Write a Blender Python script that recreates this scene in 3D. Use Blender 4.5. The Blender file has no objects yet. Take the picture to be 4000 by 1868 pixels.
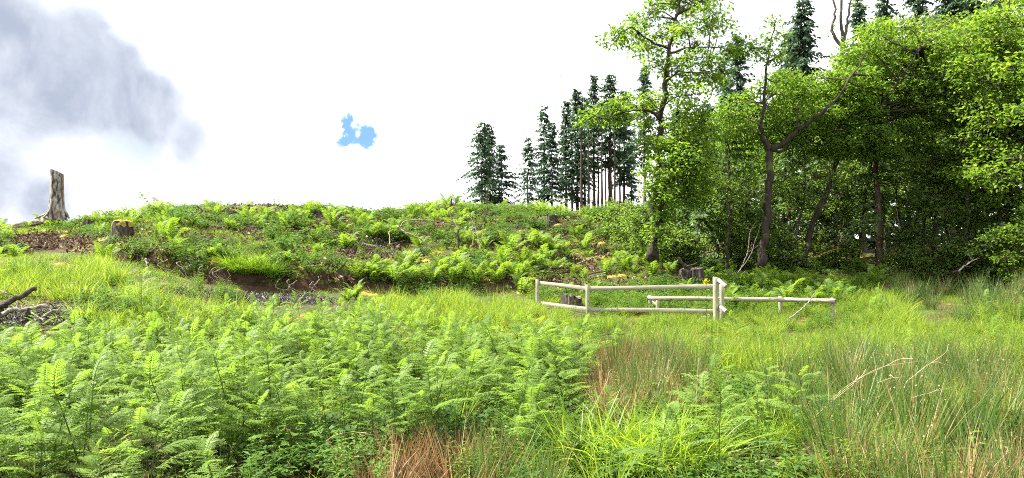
import bpy, math
import numpy as np
from mathutils import Vector, Matrix

# ------------------------------------------------------------------ camera, sky, sun, exposure
scn = bpy.context.scene
CZ = 1.65                                   # eye height
F = 3021.0                                  # focal length in photo pixels (4000 wide)
PITCH = math.atan(76.0 / F)
cam_d = bpy.data.cameras.new('camera'); cam = bpy.data.objects.new('camera', cam_d)
scn.collection.objects.link(cam); scn.camera = cam
cam.location = (0, 0, CZ); cam.rotation_euler = (math.pi / 2 + PITCH, 0, 0)
cam_d.sensor_width = 36; cam_d.lens = 36 * F / 4000; cam_d.clip_start = 0.05; cam_d.clip_end = 3000

SUN_AZ = math.radians(-82)                  # left of the view direction
SUN_EL = math.radians(51)
sv = Vector((math.sin(SUN_AZ) * math.cos(SUN_EL), math.cos(SUN_AZ) * math.cos(SUN_EL), math.sin(SUN_EL)))
sun_d = bpy.data.lights.new('sun', 'SUN'); sun = bpy.data.objects.new('sun', sun_d)
scn.collection.objects.link(sun)
sun_d.energy = 5.0; sun_d.angle = math.radians(0.6); sun_d.color = (1.0, 0.95, 0.84)
sun.rotation_euler = sv.to_track_quat('Z', 'Y').to_euler()
sun.location = (0, 0, 60)

vs = scn.view_settings
vs.view_transform = 'Standard'; vs.look = 'None'; vs.gamma = 1; vs.exposure = 1.9
try: vs.use_curve_mapping = False
except Exception: pass
scn.display_settings.display_device = 'sRGB'
cy = scn.cycles
cy.max_bounces = 6; cy.diffuse_bounces = 3; cy.glossy_bounces = 1; cy.transmission_bounces = 4
cy.transparent_max_bounces = 4; cy.caustics_reflective = False; cy.caustics_refractive = False
cy.use_adaptive_sampling = True; cy.adaptive_threshold = 0.02
cy.use_denoising = False; cy.denoiser = 'OPENIMAGEDENOISE'; cy.denoising_input_passes = 'RGB_ALBEDO_NORMAL'
cy.sample_clamp_indirect = 6.0
scn.render.use_persistent_data = False; cy.pixel_filter_type = 'BLACKMAN_HARRIS'; cy.filter_width = 1.05

def pix_dir(px, py):
    """unit-forward ray of a photo pixel, in world axes"""
    a = (px - 2000.0) / F; b = (934.0 - py) / F
    c, s = math.cos(PITCH), math.sin(PITCH)
    v = np.array([a, c - b * s, s + b * c])
    return v / v[1]

world = bpy.data.worlds.new('World'); scn.world = world; world.use_nodes = True
def make_world():
    nt = world.node_tree; N = nt.nodes; L = nt.links; N.clear()
    out = N.new('ShaderNodeOutputWorld'); bg = N.new('ShaderNodeBackground')
    bg.inputs[1].default_value = 0.1
    sky = N.new('ShaderNodeTexSky'); sky.sky_type = 'NISHITA'; sky.sun_disc = False
    sky.sun_elevation = SUN_EL; sky.sun_rotation = SUN_AZ
    tc = N.new('ShaderNodeTexCoord')
    def noise(scale, detail, rough, dist=0.0, off=(0, 0, 0), stretch=(1, 1, 1)):
        mp = N.new('ShaderNodeMapping'); mp.inputs['Location'].default_value = off; mp.inputs['Scale'].default_value = stretch
        L.new(tc.outputs['Generated'], mp.inputs['Vector'])
        n = N.new('ShaderNodeTexNoise'); n.inputs['Scale'].default_value = scale; n.inputs['Detail'].default_value = detail
        n.inputs['Roughness'].default_value = rough; n.inputs['Distortion'].default_value = dist
        L.new(mp.outputs[0], n.inputs['Vector']); return n
    def vmath(op, a, b=None):
        m = N.new('ShaderNodeVectorMath'); m.operation = op
        for i, x in enumerate((a, b)):
            if x is None: continue
            if isinstance(x, tuple): m.inputs[i].default_value = x
            elif isinstance(x, float): m.inputs['Scale'].default_value = x
            else: L.new(x, m.inputs[i])
        return m
    def math_(op, a, b=None, c=None, clamp=False):
        m = N.new('ShaderNodeMath'); m.operation = op; m.use_clamp = clamp
        for i, x in enumerate((a, b, c)):
            if x is None: continue
            if isinstance(x, (int, float)): m.inputs[i].default_value = x
            else: L.new(x, m.inputs[i])
        return m.outputs[0]
    # warped direction
    def warped(nz, amp):
        s = vmath('SUBTRACT', nz.outputs['Color'], (0.5, 0.5, 0.5))
        s2 = N.new('ShaderNodeVectorMath'); s2.operation = 'SCALE'; s2.inputs['Scale'].default_value = amp
        L.new(s.outputs[0], s2.inputs[0])
        a = vmath('ADD', tc.outputs['Generated'], s2.outputs[0])
        nrm = vmath('NORMALIZE', a.outputs[0]); return nrm.outputs[0]
    soft = warped(noise(5.0, 7, 0.6), 0.07)
    sharp = warped(noise(30.0, 6, 0.6), 0.022)
    def blob(vec, px, py, r_in, r_out):
        d = pix_dir(px, py); d = d / np.linalg.norm(d)
        dp = vmath('DOT_PRODUCT', vec, tuple(float(q) for q in d)).outputs['Value']
        ai, ao = math.cos(r_in / F), math.cos(r_out / F)
        mr = N.new('ShaderNodeMapRange'); mr.interpolation_type = 'SMOOTHSTEP'
        mr.inputs['From Min'].default_value = ao; mr.inputs['From Max'].default_value = ai
        L.new(dp, mr.inputs['Value']); return mr.outputs[0]
    bil = noise(7.0, 7, 0.6, off=(1.3, .2, .9)).outputs['Fac']; fin = noise(38.0, 7, 0.65, off=(.3, 2.2, .9)).outputs['Fac']
    def union(lst, nz_=bil, amp=1.1, lo=.0, hi=1.7, mul=False):
        o = lst[0]
        for q in lst[1:]: o = math_('ADD', o, q)
        mr = N.new('ShaderNodeMapRange'); mr.interpolation_type = 'SMOOTHSTEP'; mr.inputs['From Min'].default_value = lo; mr.inputs['From Max'].default_value = hi
        s = math_('MULTIPLY_ADD', nz_, amp, o if not mul else 1.0); s = math_('SUBTRACT', s, amp * .5)
        if mul: s = math_('MULTIPLY', s, o)
        L.new(s, mr.inputs['Value']); return mr.outputs[0]
    grey = union([blob(soft, 10, 40, 0, 360), blob(soft, 170, 210, 0, 330), blob(soft, 350, 345, 0, 300), blob(soft, 520, 425, 0, 280), blob(soft, 690, 500, 0, 240), blob(soft, 840, 590, 0, 170),
                  blob(soft, -80, 640, 0, 330), blob(soft, 60, 780, 0, 250), blob(soft, 330, 800, 0, 190), blob(soft, -500, 250, 0, 500), blob(soft, -650, 800, 0, 450)], bil, 1.5, .15, 2.3)
    pale = union([blob(soft, 1500, 20, 0, 330), blob(soft, 1250, -60, 0, 300), blob(soft, 2700, 120, 0, 420), blob(soft, 850, 830, 0, 260), blob(soft, 480, 640, 0, 160)], bil, .9, .0, .9)
    hole = union([blob(sharp, 1392, 528, 0, 105), blob(sharp, 1330, 530, 0, 60), blob(sharp, 1455, 545, 0, 62), blob(sharp, 1205, 482, 0, 42), blob(sharp, 1345, 462, 0, 40),
                  blob(sharp, 2170, 285, 0, 55), blob(sharp, 1150, 572, 0, 30), blob(sharp, 1010, 438, 0, 26)], fin, 5.0, .4, 1.7, True)
    wide = noise(2.6, 5, 0.55, off=(3.1, 1.7, 0.4))
    wr = N.new('ShaderNodeMapRange'); wr.inputs['From Min'].default_value = 0.62; wr.inputs['From Max'].default_value = 0.85
    L.new(wide.outputs['Fac'], wr.inputs['Value'])
    # generally bright cloud sheet with softly greyer billows
    mix1 = N.new('ShaderNodeMix'); mix1.data_type = 'RGBA'
    mix1.inputs['A'].default_value = (6.2, 6.25, 6.4, 1); mix1.inputs['B'].default_value = (3.6, 3.85, 4.3, 1)
    L.new(math_('MULTIPLY', wr.outputs[0], 0.35), mix1.inputs['Factor'])
    tex = noise(9.0, 7, 0.6, 0.4)
    gm = N.new('ShaderNodeMapRange'); gm.inputs['From Min'].default_value = 0.25; gm.inputs['From Max'].default_value = 0.62
    gm.inputs['To Min'].default_value = 0.72; gm.inputs['To Max'].default_value = 1.0
    L.new(tex.outputs['Fac'], gm.inputs['Value'])
    mix2 = N.new('ShaderNodeMix'); mix2.data_type = 'RGBA'
    mix2.inputs['B'].default_value = (1.38, 1.55, 1.92, 1)
    L.new(mix1.outputs['Result'], mix2.inputs['A']); L.new(math_('MULTIPLY', grey, gm.outputs[0]), mix2.inputs['Factor'])
    mix3 = N.new('ShaderNodeMix'); mix3.data_type = 'RGBA'
    mix3.inputs['B'].default_value = (2.3, 2.6, 2.75, 1)
    L.new(mix2.outputs['Result'], mix3.inputs['A']); L.new(math_('MULTIPLY', pale, 0.8), mix3.inputs['Factor'])
    mix4 = N.new('ShaderNodeMix'); mix4.data_type = 'RGBA'
    sk = vmath('MULTIPLY', sky.outputs[0], (.13, .29, .50))   # clear air seen through the gap
    L.new(mix3.outputs['Result'], mix4.inputs['A']); L.new(sk.outputs[0], mix4.inputs['B'])
    L.new(math_('MULTIPLY', hole, 0.92), mix4.inputs['Factor'])
    L.new(mix4.outputs['Result'], bg.inputs[0]); L.new(bg.outputs[0], out.inputs[0])
make_world()

# ------------------------------------------------------------------ helpers
COL = scn.collection
rg = np.random.default_rng
def A(*x): return np.array(x, dtype=float)
def unit(v): return v / np.maximum(np.linalg.norm(v, axis=-1, keepdims=True), 1e-9)

def hash2(ix, iy, seed):
    n = (ix.astype(np.int64) * 374761393 + iy.astype(np.int64) * 668265263 + seed * 1442695041) & 0x7fffffff
    n = (n ^ (n >> 13)) * 1274126177 & 0x7fffffff
    return ((n ^ (n >> 16)) & 0xffff) / 65535.0
def vnoise(x, y, s, seed):
    x = np.asarray(x, float) / s; y = np.asarray(y, float) / s
    ix, iy = np.floor(x), np.floor(y); fx, fy = x - ix, y - iy
    fx = fx * fx * (3 - 2 * fx); fy = fy * fy * (3 - 2 * fy)
    a, b = hash2(ix, iy, seed), hash2(ix + 1, iy, seed); c, d = hash2(ix, iy + 1, seed), hash2(ix + 1, iy + 1, seed)
    return (a * (1 - fx) + b * fx) * (1 - fy) + (c * (1 - fx) + d * fx) * fy - 0.5

class MB:
    """collects vertices, quads and triangles; build() links one mesh object"""
    def __init__(s): s.V, s.Q, s.T, s.v, s.n = [], [], [], [], 0
    def add(s, V, F, v=0.5):
        V = np.asarray(V, float).reshape(-1, 3); F = np.asarray(F, int)
        if len(F): (s.Q if F.shape[1] == 4 else s.T).append(F + s.n)
        s.V.append(V); s.v.append(np.broadcast_to(np.asarray(v, float), (len(V),)).copy() if np.ndim(v) < 2 else v); s.n += len(V)
    def mesh(s, name, mat, smooth=False, offset=None):
        V = np.concatenate(s.V) if s.V else np.zeros((0, 3))
        if offset is not None: V = V - np.asarray(offset, float)
        Q = np.concatenate(s.Q) if s.Q else np.zeros((0, 4), int); T = np.concatenate(s.T) if s.T else np.zeros((0, 3), int)
        me = bpy.data.meshes.new(name)
        me.vertices.add(len(V)); me.vertices.foreach_set('co', V.astype(np.float32).ravel())
        nl = Q.size + T.size
        me.loops.add(nl); me.loops.foreach_set('vertex_index', np.concatenate([Q.ravel(), T.ravel()]).astype(np.int32))
        st = np.concatenate([np.arange(len(Q)) * 4, Q.size + np.arange(len(T)) * 3]).astype(np.int32)
        me.polygons.add(len(st)); me.polygons.foreach_set('loop_start', st)
        me.update(calc_edges=True)
        if smooth: me.polygons.foreach_set('use_smooth', np.ones(len(st), bool))
        at = me.attributes.new('v', 'FLOAT', 'POINT'); at.data.foreach_set('value', np.concatenate(s.v).astype(np.float32) if s.v else np.zeros(0, np.float32))
        if mat: me.materials.append(mat)
        return me
    def build(s, name, mat, parent=None, smooth=False, loc=(0, 0, 0), offset=None):
        o = bpy.data.objects.new(name, s.mesh(name, mat, smooth, offset)); COL.objects.link(o)
        o.location = loc
        if parent: o.parent = parent
        return o

def tag(o, label, cat, group=None, kind=None):
    if label: o['label'] = label
    if cat: o['category'] = cat
    if group: o['group'] = group
    if kind: o['kind'] = kind
    return o
def empty(name, loc, label, cat, group=None, rz=0.0, sc=1.0):
    o = bpy.data.objects.new(name, None); COL.objects.link(o); o.location = loc; o.rotation_euler = (0, 0, rz); o.scale = (sc, sc, sc)
    o.empty_display_size = 0.2
    return tag(o, label, cat, group)
def child(name, me, parent, loc=(0, 0, 0), rot=(0, 0, 0), sc=(1, 1, 1)):
    o = bpy.data.objects.new(name, me); COL.objects.link(o); o.parent = parent
    o.location = loc; o.rotation_euler = rot; o.scale = sc if not np.isscalar(sc) else (sc,) * 3
    return o

def spline(pts, n=6):
    """Catmull-Rom through pts"""
    P = np.asarray(pts, float)
    if len(P) < 3: 
        t = np.linspace(0, 1, n + 1)[:, None]; return P[0] * (1 - t) + P[-1] * t
    E = np.vstack([2 * P[0] - P[1], P, 2 * P[-1] - P[-2]]); out = []
    for i in range(len(P) - 1):
        p0, p1, p2, p3 = E[i:i + 4]
        for t in np.linspace(0, 1, n, endpoint=False):
            out.append(0.5 * ((2 * p1) + (-p0 + p2) * t + (2 * p0 - 5 * p1 + 4 * p2 - p3) * t * t + (-p0 + 3 * p1 - 3 * p2 + p3) * t ** 3))
    out.append(P[-1]); return np.array(out)
def tube(path, rad, n=6, rough=0.0, seed=0, cap=True):
    path = np.asarray(path, float); k = len(path); rad = np.broadcast_to(np.asarray(rad, float), (k,)) if np.ndim(rad) == 0 or len(np.atleast_1d(rad)) != k else np.asarray(rad, float)
    T = unit(np.gradient(path, axis=0)); ref = A(0.31, 0.17, 0.93) if abs(T[:, 2]).mean() < 0.8 else A(0.9, 0.4, 0.05)
    S = unit(np.cross(T, ref)); U = np.cross(S, T)
    a = np.linspace(0, 2 * np.pi, n, endpoint=False)
    R = rad[:, None] * (1 + (rg(seed).normal(0, rough, (k, n)) if rough else 0))
    V = path[:, None, :] + (np.cos(a)[None, :, None] * S[:, None, :] + np.sin(a)[None, :, None] * U[:, None, :]) * R[:, :, None]
    V = V.reshape(-1, 3)
    i = np.arange(k - 1)[:, None] * n; j = np.arange(n)[None, :]; j2 = (j + 1) % n
    Fq = np.stack([i + j, i + j2, i + n + j2, i + n + j], -1).reshape(-1, 4)
    return V, Fq
def add_tube(mb, path, rad, n=6, v=0.5, rough=0.0, seed=0, cap=False):
    V, Fq = tube(path, rad, n, rough, seed); base = mb.n
    mb.add(V, Fq, v)
    if cap:
        k = len(path)
        for ring, c, flip in ((0, path[0], True), (k - 1, path[-1], False)):
            idx = base + ring * n + np.arange(n); ci = mb.n
            mb.V.append(np.asarray(c, float).reshape(1, 3)); mb.v.append(A(v) if np.ndim(v) == 0 else A(0.5)); mb.n += 1
            nx = np.roll(idx, -1); tri = np.stack([idx, nx, np.full(n, ci)], 1)
            mb.T.append(tri[:, ::-1] if flip else tri)
def leaf_quads(P, D, Nn, Ln, W, fold=0.2, droop=0.15, wpos=0.45):
    """rhombic leaves folded along the midrib, vectorised"""
    P = np.asarray(P, float); D = unit(D); S = unit(np.cross(Nn, D)); U = np.cross(D, S)
    Ln = np.broadcast_to(Ln, (len(P),))[:, None]; W = np.broadcast_to(W, (len(P),))[:, None]
    tip = P + D * Ln - U * droop * Ln; mid = P + D * Ln * wpos
    r = mid + S * W * 0.5 + U * fold * W; l = mid - S * W * 0.5 + U * fold * W
    V = np.stack([P, r, tip, l], 1).reshape(-1, 3)
    return V, np.arange(len(P) * 4).reshape(-1, 4)
def blades(mb, P, D, Ln, W, bend, v, rng, seg=3):
    """grass / rush ribbons: base P, direction D, bending over along the horizontal part of D"""
    n = len(P); D = unit(D); H = D * A(1, 1, 0); H = H + rng.normal(0, 0.15, H.shape) * A(1, 1, 0); H = unit(H)
    ang = rng.uniform(0, np.pi, n); S = np.stack([np.cos(ang), np.sin(ang), np.zeros(n)], 1); S = unit(S - (S * D).sum(1, keepdims=True) * D)
    ts = np.linspace(0, 1, seg + 1); rows = []
    for t in ts:
        c = P + D * (Ln * t)[:, None] + (H * 0.75 - A(0, 0, 1) * 0.55) * (bend * Ln * t * t)[:, None]
        w = (W * (1 - t ** 2.2 * 0.96) * 0.5)[:, None]
        rows += [c - S * w, c + S * w]
    V = np.stack(rows, 1); m = 2 * (seg + 1)
    b = (np.arange(n) * m)[:, None, None]; k = (np.arange(seg) * 2)[None, :, None]
    Fq = (b + k + np.array([0, 1, 3, 2])[None, None, :]).reshape(-1, 4)
    mb.add(V.reshape(-1, 3), Fq, np.repeat(v, m))

# ------------------------------------------------------------------ terrain
_cols = {  # photo column -> (distance, height) of the ground, without the cut bank
    -1500: [(-40, -.2), (6, -.2), (10, -.1), (15, .5), (22, 1.6), (30, 2.5), (36, 3.0), (50, 2.9), (80, 2.6)],
    0:    [(-40, -.3), (6, -.35), (11, -.35), (13, -.2), (15, .42), (19, 1.02), (24, 1.75), (30, 2.45), (34, 3.05), (45, 2.9), (80, 2.4)],
    300:  [(-40, -.3), (6, -.35), (11, -.35), (13, -.2), (15, .35), (18, .9), (21, 1.28), (24, 1.62), (30, 2.5), (34, 2.95), (45, 2.8), (80, 2.4)],
    600:  [(-40, -.3), (6, -.35), (12, -.35), (14, -.15), (17, .42), (20, .9), (23, 1.3), (30, 2.3), (36, 3.05), (45, 2.9), (80, 2.4)],
    1000: [(-40, -.3), (6, -.35), (12, -.38), (14.5, -.3), (17, -.02), (19.5, .28), (22, .52), (23, .58), (30, 1.95), (37, 3.25), (45, 3.1), (80, 2.8)],
    1400: [(-40, -.3), (6, -.35), (12, -.38), (15, -.3), (17, -.08), (20, .27), (23, .57), (30, 1.95), (38, 3.55), (46, 3.4), (80, 3.4)],
    1800: [(-40, -.3), (6, -.35), (12, -.38), (15, -.32), (18, -.02), (21, .24), (24, .52), (31, 2.1), (39, 3.9), (46, 4.1), (62, 5.0), (80, 5.0)],
    2100: [(-40, -.3), (6, -.35), (12, -.38), (16, -.3), (20, .1), (24, .44), (31, 2.05), (40, 4.0), (46, 4.3), (62, 5.3), (80, 5.6)],
    2450: [(-40, -.3), (6, -.35), (12, -.38), (16, -.3), (20, .04), (24, .42), (30, 1.6), (40, 3.6), (48, 4.0), (62, 5.2), (80, 5.6)],
    2700: [(-40, -.3), (6, -.35), (12, -.38), (16, -.32), (20, .03), (24, .55), (28, 1.03), (33, 1.6), (45, 2.8), (62, 4.2), (80, 5)],
    3200: [(-40, -.3), (6, -.35), (12, -.38), (16, -.32), (20, 0), (24, .38), (28, .85), (31, 1.22), (45, 2.2), (80, 3.4)],
    3600: [(-40, -.3), (6, -.35), (12, -.38), (16, -.32), (20, 0), (25, .42), (29, 1.1), (45, 2.2), (80, 3)],
    4000: [(-40, -.3), (6, -.35), (12, -.36), (16, -.25), (20, .1), (24, .52), (28, 1.1), (45, 2.2), (80, 3)],
    5600: [(-40, -.3), (6, -.35), (12, -.3), (16, -.2), (20, .15), (24, .6), (28, 1.2), (45, 2.3), (80, 3)],
}
_cu = np.array([(p - 2000) / F for p in _cols])
_bu = np.array([(p - 2000) / F for p in (-1500, 250, 430, 600, 900, 1250, 1500, 2000, 2450, 2650)])
_bd = np.array([24.5, 24.3, 24.0, 23.4, 23.1, 23.1, 23.6, 24.3, 24.5, 25.0])     # distance of the cut bank
_bh = np.array([0, 0, .34, .6, .75, .62, .3, .2, .1, 0])                       # its height
def h(x, y):
    x = np.asarray(x, float); y = np.asarray(y, float)
    u = np.clip(x / np.maximum(y, 5.0), _cu[0], _cu[-1])
    Z = np.stack([np.interp(y, [q[0] for q in c], [q[1] for q in c]) for c in _cols.values()])
    k = np.clip(np.searchsorted(_cu, u) - 1, 0, len(_cu) - 2)
    t = np.clip((u - _cu[k]) / (_cu[k + 1] - _cu[k]), 0, 1)
    i = np.indices(u.shape) if u.ndim else ()
    z0 = Z[(k, *i)]; z1 = Z[(k + 1, *i)]
    z = z0 * (1 - t) + z1 * t
    bd = np.interp(u, _bu, _bd) + vnoise(x, y, 1.6, 5) * 0.6 + vnoise(x, y, .5, 15) * 0.22; bh = np.interp(u, _bu, _bh)
    s = np.clip((y - bd) / 0.3, 0, 1); z = z + bh * s
    # the ground just above the bank overhangs a little and levels off
    slope = np.clip((y - 22) / 4, 0, 1) * np.clip((60 - y) / 10, 0, 1)
    z = z + vnoise(x, y, 2.6, 1) * (0.12 + 0.44 * slope) + vnoise(x, y, 1.1, 2) * (0.07 + 0.24 * slope) + vnoise(x, y, .45, 3) * (0.03 + 0.05 * slope)
    return z
def hz(x, y): return float(h(np.array([x]), np.array([y]))[0])
def project(x, y, z):
    c, s = math.cos(PITCH), math.sin(PITCH)
    dz = np.asarray(z) - CZ; f = np.asarray(y) * c + dz * s; up = -np.asarray(y) * s + dz * c
    return 2000 + F * np.asarray(x) / f, 934 - F * up / f
def at(px, py, d):
    """world point seen at a photo pixel at distance d"""
    return pix_dir(px, py) * d + A(0, 0, CZ)
def on(px, d, dz=0.0):
    x = (px - 2000) / F * d
    return A(x, d, hz(x, d) + dz)
def hit(px, py, dmin=6.0, lift=0.0):
    """where the ray of a photo pixel first meets the ground"""
    r = pix_dir(px, py); d = np.arange(dmin, 80, 0.04)
    x = r[0] * d; y = d; z = CZ + r[2] * d
    b = np.nonzero(z <= h(x, y) + lift)[0]
    dd = d[b[0]] if len(b) else 60.0
    return A(r[0] * dd, dd, hz(r[0] * dd, dd))
def inside(px, py, poly):
    px = np.asarray(px); py = np.asarray(py); r = np.zeros(px.shape, bool); n = len(poly)
    for i in range(n):
        x1, y1 = poly[i]; x2, y2 = poly[(i + 1) % n]
        if y1 == y2: continue
        c = ((y1 > py) != (y2 > py)) & (px < (x2 - x1) * (py - y1) / (y2 - y1) + x1); r ^= c
    return r

# ------------------------------------------------------------------ materials
def newmat(name):
    m = bpy.data.materials.new(name); m.use_nodes = True; nt = m.node_tree; nt.nodes.clear(); return m, nt.nodes, nt.links
def ramp(N, stops, interp='LINEAR'):
    r = N.new('ShaderNodeValToRGB'); cr = r.color_ramp; cr.interpolation = interp
    while len(cr.elements) < len(stops): cr.elements.new(0.5)
    for e, (p, c) in zip(cr.elements, stops): e.position = p; e.color = (*c, 1)
    return r
def leaf_material(name, stops, trans=0.45, tint=(1.22, 1.15, 0.5), rough=0.45, spec=0.4):
    m, N, L = newmat(name)
    at_ = N.new('ShaderNodeAttribute'); at_.attribute_name = 'v'
    oi = N.new('ShaderNodeObjectInfo')
    mx = N.new('ShaderNodeMath'); mx.operation = 'MULTIPLY_ADD'; L.new(oi.outputs['Random'], mx.inputs[0]); mx.inputs[1].default_value = 0.24
    L.new(at_.outputs['Fac'], mx.inputs[2])
    sb = N.new('ShaderNodeMath'); sb.operation = 'SUBTRACT'; L.new(mx.outputs[0], sb.inputs[0]); sb.inputs[1].default_value = 0.12
    r = ramp(N, stops); L.new(sb.outputs[0], r.inputs[0])
    p = N.new('ShaderNodeBsdfPrincipled'); L.new(r.outputs[0], p.inputs['Base Color'])
    p.inputs['Roughness'].default_value = rough; p.inputs['Specular IOR Level'].default_value = spec
    tr = N.new('ShaderNodeBsdfTranslucent')
    mu = N.new('ShaderNodeMix'); mu.data_type = 'RGBA'; mu.blend_type = 'MULTIPLY'; mu.inputs['Factor'].default_value = 1
    L.new(r.outputs[0], mu.inputs['A']); mu.inputs['B'].default_value = (*[t * 1.55 for t in tint], 1)
    L.new(mu.outputs['Result'], tr.inputs[0])
    ms = N.new('ShaderNodeMixShader'); ms.inputs[0].default_value = trans
    L.new(p.outputs[0], ms.inputs[1]); L.new(tr.outputs[0], ms.inputs[2])
    o = N.new('ShaderNodeOutputMaterial'); L.new(ms.outputs[0], o.inputs[0]); return m
def rough_material(name, stops, scale=8.0, stretch=(1, 1, 1), bump=0.4, dist=0.02, rough=0.9, detail=6, patch=None, coord='Object', spec=0.2):
    """noise-coloured bark, wood and soil with relief; patch=(colour, scale, lo, hi) lays lichen / moss on it"""
    m, N, L = newmat(name)
    tc = N.new('ShaderNodeTexCoord'); mp = N.new('ShaderNodeMapping'); mp.inputs['Scale'].default_value = stretch
    L.new(tc.outputs[coord], mp.inputs[0])
    n = N.new('ShaderNodeTexNoise'); n.inputs['Scale'].default_value = scale; n.inputs['Detail'].default_value = detail; n.inputs['Roughness'].default_value = 0.65
    L.new(mp.outputs[0], n.inputs['Vector'])
    r = ramp(N, stops); L.new(n.outputs['Fac'], r.inputs[0]); col = r.outputs[0]
    if patch:
        n2 = N.new('ShaderNodeTexNoise'); n2.inputs['Scale'].default_value = patch[1]; n2.inputs['Detail'].default_value = 4
        L.new(tc.outputs[coord], n2.inputs['Vector'])
        mr = N.new('ShaderNodeMapRange'); mr.inputs['From Min'].default_value = patch[2]; mr.inputs['From Max'].default_value = patch[3]
        L.new(n2.outputs['Fac'], mr.inputs[0])
        mx = N.new('ShaderNodeMix'); mx.data_type = 'RGBA'; L.new(mr.outputs[0], mx.inputs['Factor']); L.new(col, mx.inputs['A']); mx.inputs['B'].default_value = (*patch[0], 1)
        col = mx.outputs['Result']
    b = N.new('ShaderNodeBump'); b.inputs['Strength'].default_value = bump; b.inputs['Distance'].default_value = dist
    L.new(n.outputs['Fac'], b.inputs['Height'])
    p = N.new('ShaderNodeBsdfPrincipled'); L.new(col, p.inputs['Base Color']); p.inputs['Roughness'].default_value = rough; p.inputs['Specular IOR Level'].default_value = spec
    L.new(b.outputs[0], p.inputs['Normal'])
    o = N.new('ShaderNodeOutputMaterial'); L.new(p.outputs[0], o.inputs[0]); return m

M = {}
M['bracken'] = leaf_material('bracken_green', [(0, (.085, .155, .025)), (.5, (.14, .228, .045)), (1, (.22, .30, .055))], .5, (1.12, 1.12, .58), rough=.48, spec=.26)
M['fern'] = leaf_material('fern_green', [(0, (.07, .14, .024)), (.5, (.125, .215, .034)), (1, (.20, .275, .042))], .48, rough=.52, spec=.3)
M['grass'] = leaf_material('lime_grass', [(0, (.085, .155, .022)), (.5, (.165, .245, .028)), (.85, (.235, .30, .036)), (1, (.35, .30, .12))], .52, (1.15, 1.1, .6), .45, .35)
M['lush'] = leaf_material('lush_grass', [(0, (.085, .17, .02)), (.6, (.165, .27, .026)), (1, (.24, .33, .034))], .54, (1.15, 1.12, .55), .4, .4)
M['rush'] = leaf_material('rush_stem', [(0, (.035, .085, .018)), (.5, (.075, .15, .028)), (.7, (.15, .16, .045)), (.86, (.25, .165, .075)), (1, (.45, .34, .18))], .3, (1.1, 1.0, .6), .45, .4)
M['dry_rush'] = leaf_material('dry_rush_stem', [(0, (.07, .08, .025)), (.3, (.17, .10, .05)), (.7, (.30, .17, .085)), (1, (.5, .36, .2))], .24, (1.1, .9, .6), .5, .3)
M['herb'] = leaf_material('herb_leaf', [(0, (.05, .12, .02)), (.5, (.095, .19, .025)), (1, (.17, .25, .03))], .45, rough=.55, spec=.25)
M['bramble'] = leaf_material('bramble_leaf', [(0, (.035, .085, .02)), (.6, (.065, .14, .024)), (.9, (.13, .2, .03)), (1, (.19, .22, .04))], .42, rough=.58, spec=.22)
M['oak'] = leaf_material('oak_leaf', [(0, (.055, .12, .02)), (.5, (.108, .19, .028)), (.85, (.17, .24, .034)), (1, (.24, .26, .045))], .58, rough=.5, spec=.3)
M['birch'] = leaf_material('birch_leaf', [(0, (.058, .115, .028)), (.5, (.10, .17, .036)), (1, (.155, .215, .042))], .58, rough=.5, spec=.3)
M['spruce'] = leaf_material('spruce_needle', [(0, (.025, .055, .032)), (.6, (.045, .09, .05)), (1, (.075, .13, .065))], .32, (1.1, 1.1, .7), .55, .3)  # needle colour lightened and blued in place of haze over the far trees
M['larch'] = leaf_material('soft_conifer_needle', [(0, (.05, .10, .034)), (.6, (.085, .15, .046)), (1, (.13, .19, .056))], .46, (1.1, 1.1, .6), .5, .3)
M['copper'] = leaf_material('wilted_copper_leaf', [(0, (.09, .03, .03)), (1, (.22, .09, .07))], .3, (1, .6, .5), .5, .3)
M['bark'] = rough_material('dark_bark', [(.3, (.014, .011, .009)), (.55, (.036, .028, .022)), (.75, (.07, .057, .045))], 9, (1, 1, .25), .7, .03, patch=((.07, .085, .03), 2.2, .56, .7))
M['pinebark'] = rough_material('conifer_bark', [(.3, (.03, .02, .016)), (.55, (.075, .05, .038)), (.75, (.13, .095, .075))], 12, (1, 1, .3), .6, .02)
M['greybark'] = rough_material('grey_bark', [(.3, (.03, .026, .022)), (.55, (.08, .068, .057)), (.78, (.17, .15, .13))], 10, (1, 1, .3), .6, .02)
M['deadwood'] = rough_material('bleached_dead_wood', [(.3, (.09, .07, .055)), (.55, (.24, .20, .17)), (.75, (.42, .38, .33))], 14, (1, 1, 1), .5, .01)
M['darkwood'] = rough_material('dark_dead_wood', [(.3, (.018, .014, .012)), (.55, (.05, .04, .033)), (.8, (.13, .11, .09))], 14, (1, 1, 1), .6, .015)
M['stump'] = rough_material('weathered_stump_bark', [(.36, (.012, .010, .009)), (.48, (.045, .036, .03)), (.58, (.11, .09, .075)), (.7, (.22, .2, .17))], 6, (2.4, 2.4, .3), 1.0, .08)
M['stumptop'] = rough_material('weathered_cut_wood', [(.3, (.05, .042, .034)), (.6, (.13, .11, .09)), (.8, (.2, .175, .14))], 11, (1, 1, 1), .6, .02)
M['palestump'] = rough_material('peeling_stump_bark', [(.34, (.022, .018, .016)), (.44, (.07, .058, .048)), (.52, (.23, .215, .19)), (.72, (.36, .35, .32))], 4.2, (1.7, 1.7, .6), .9, .04, detail=8,
                             patch=((.15, .075, .04), 1.6, .58, .68))
M['moss'] = rough_material('ochre_moss', [(.3, (.10, .085, .015)), (.5, (.24, .19, .03)), (.75, (.42, .31, .06))], 16, (1, 1, 1), 1.0, .04, detail=8)
M['cane'] = rough_material('green_stem', [(.3, (.03, .06, .012)), (.7, (.07, .11, .025))], 10, bump=.1)
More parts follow.
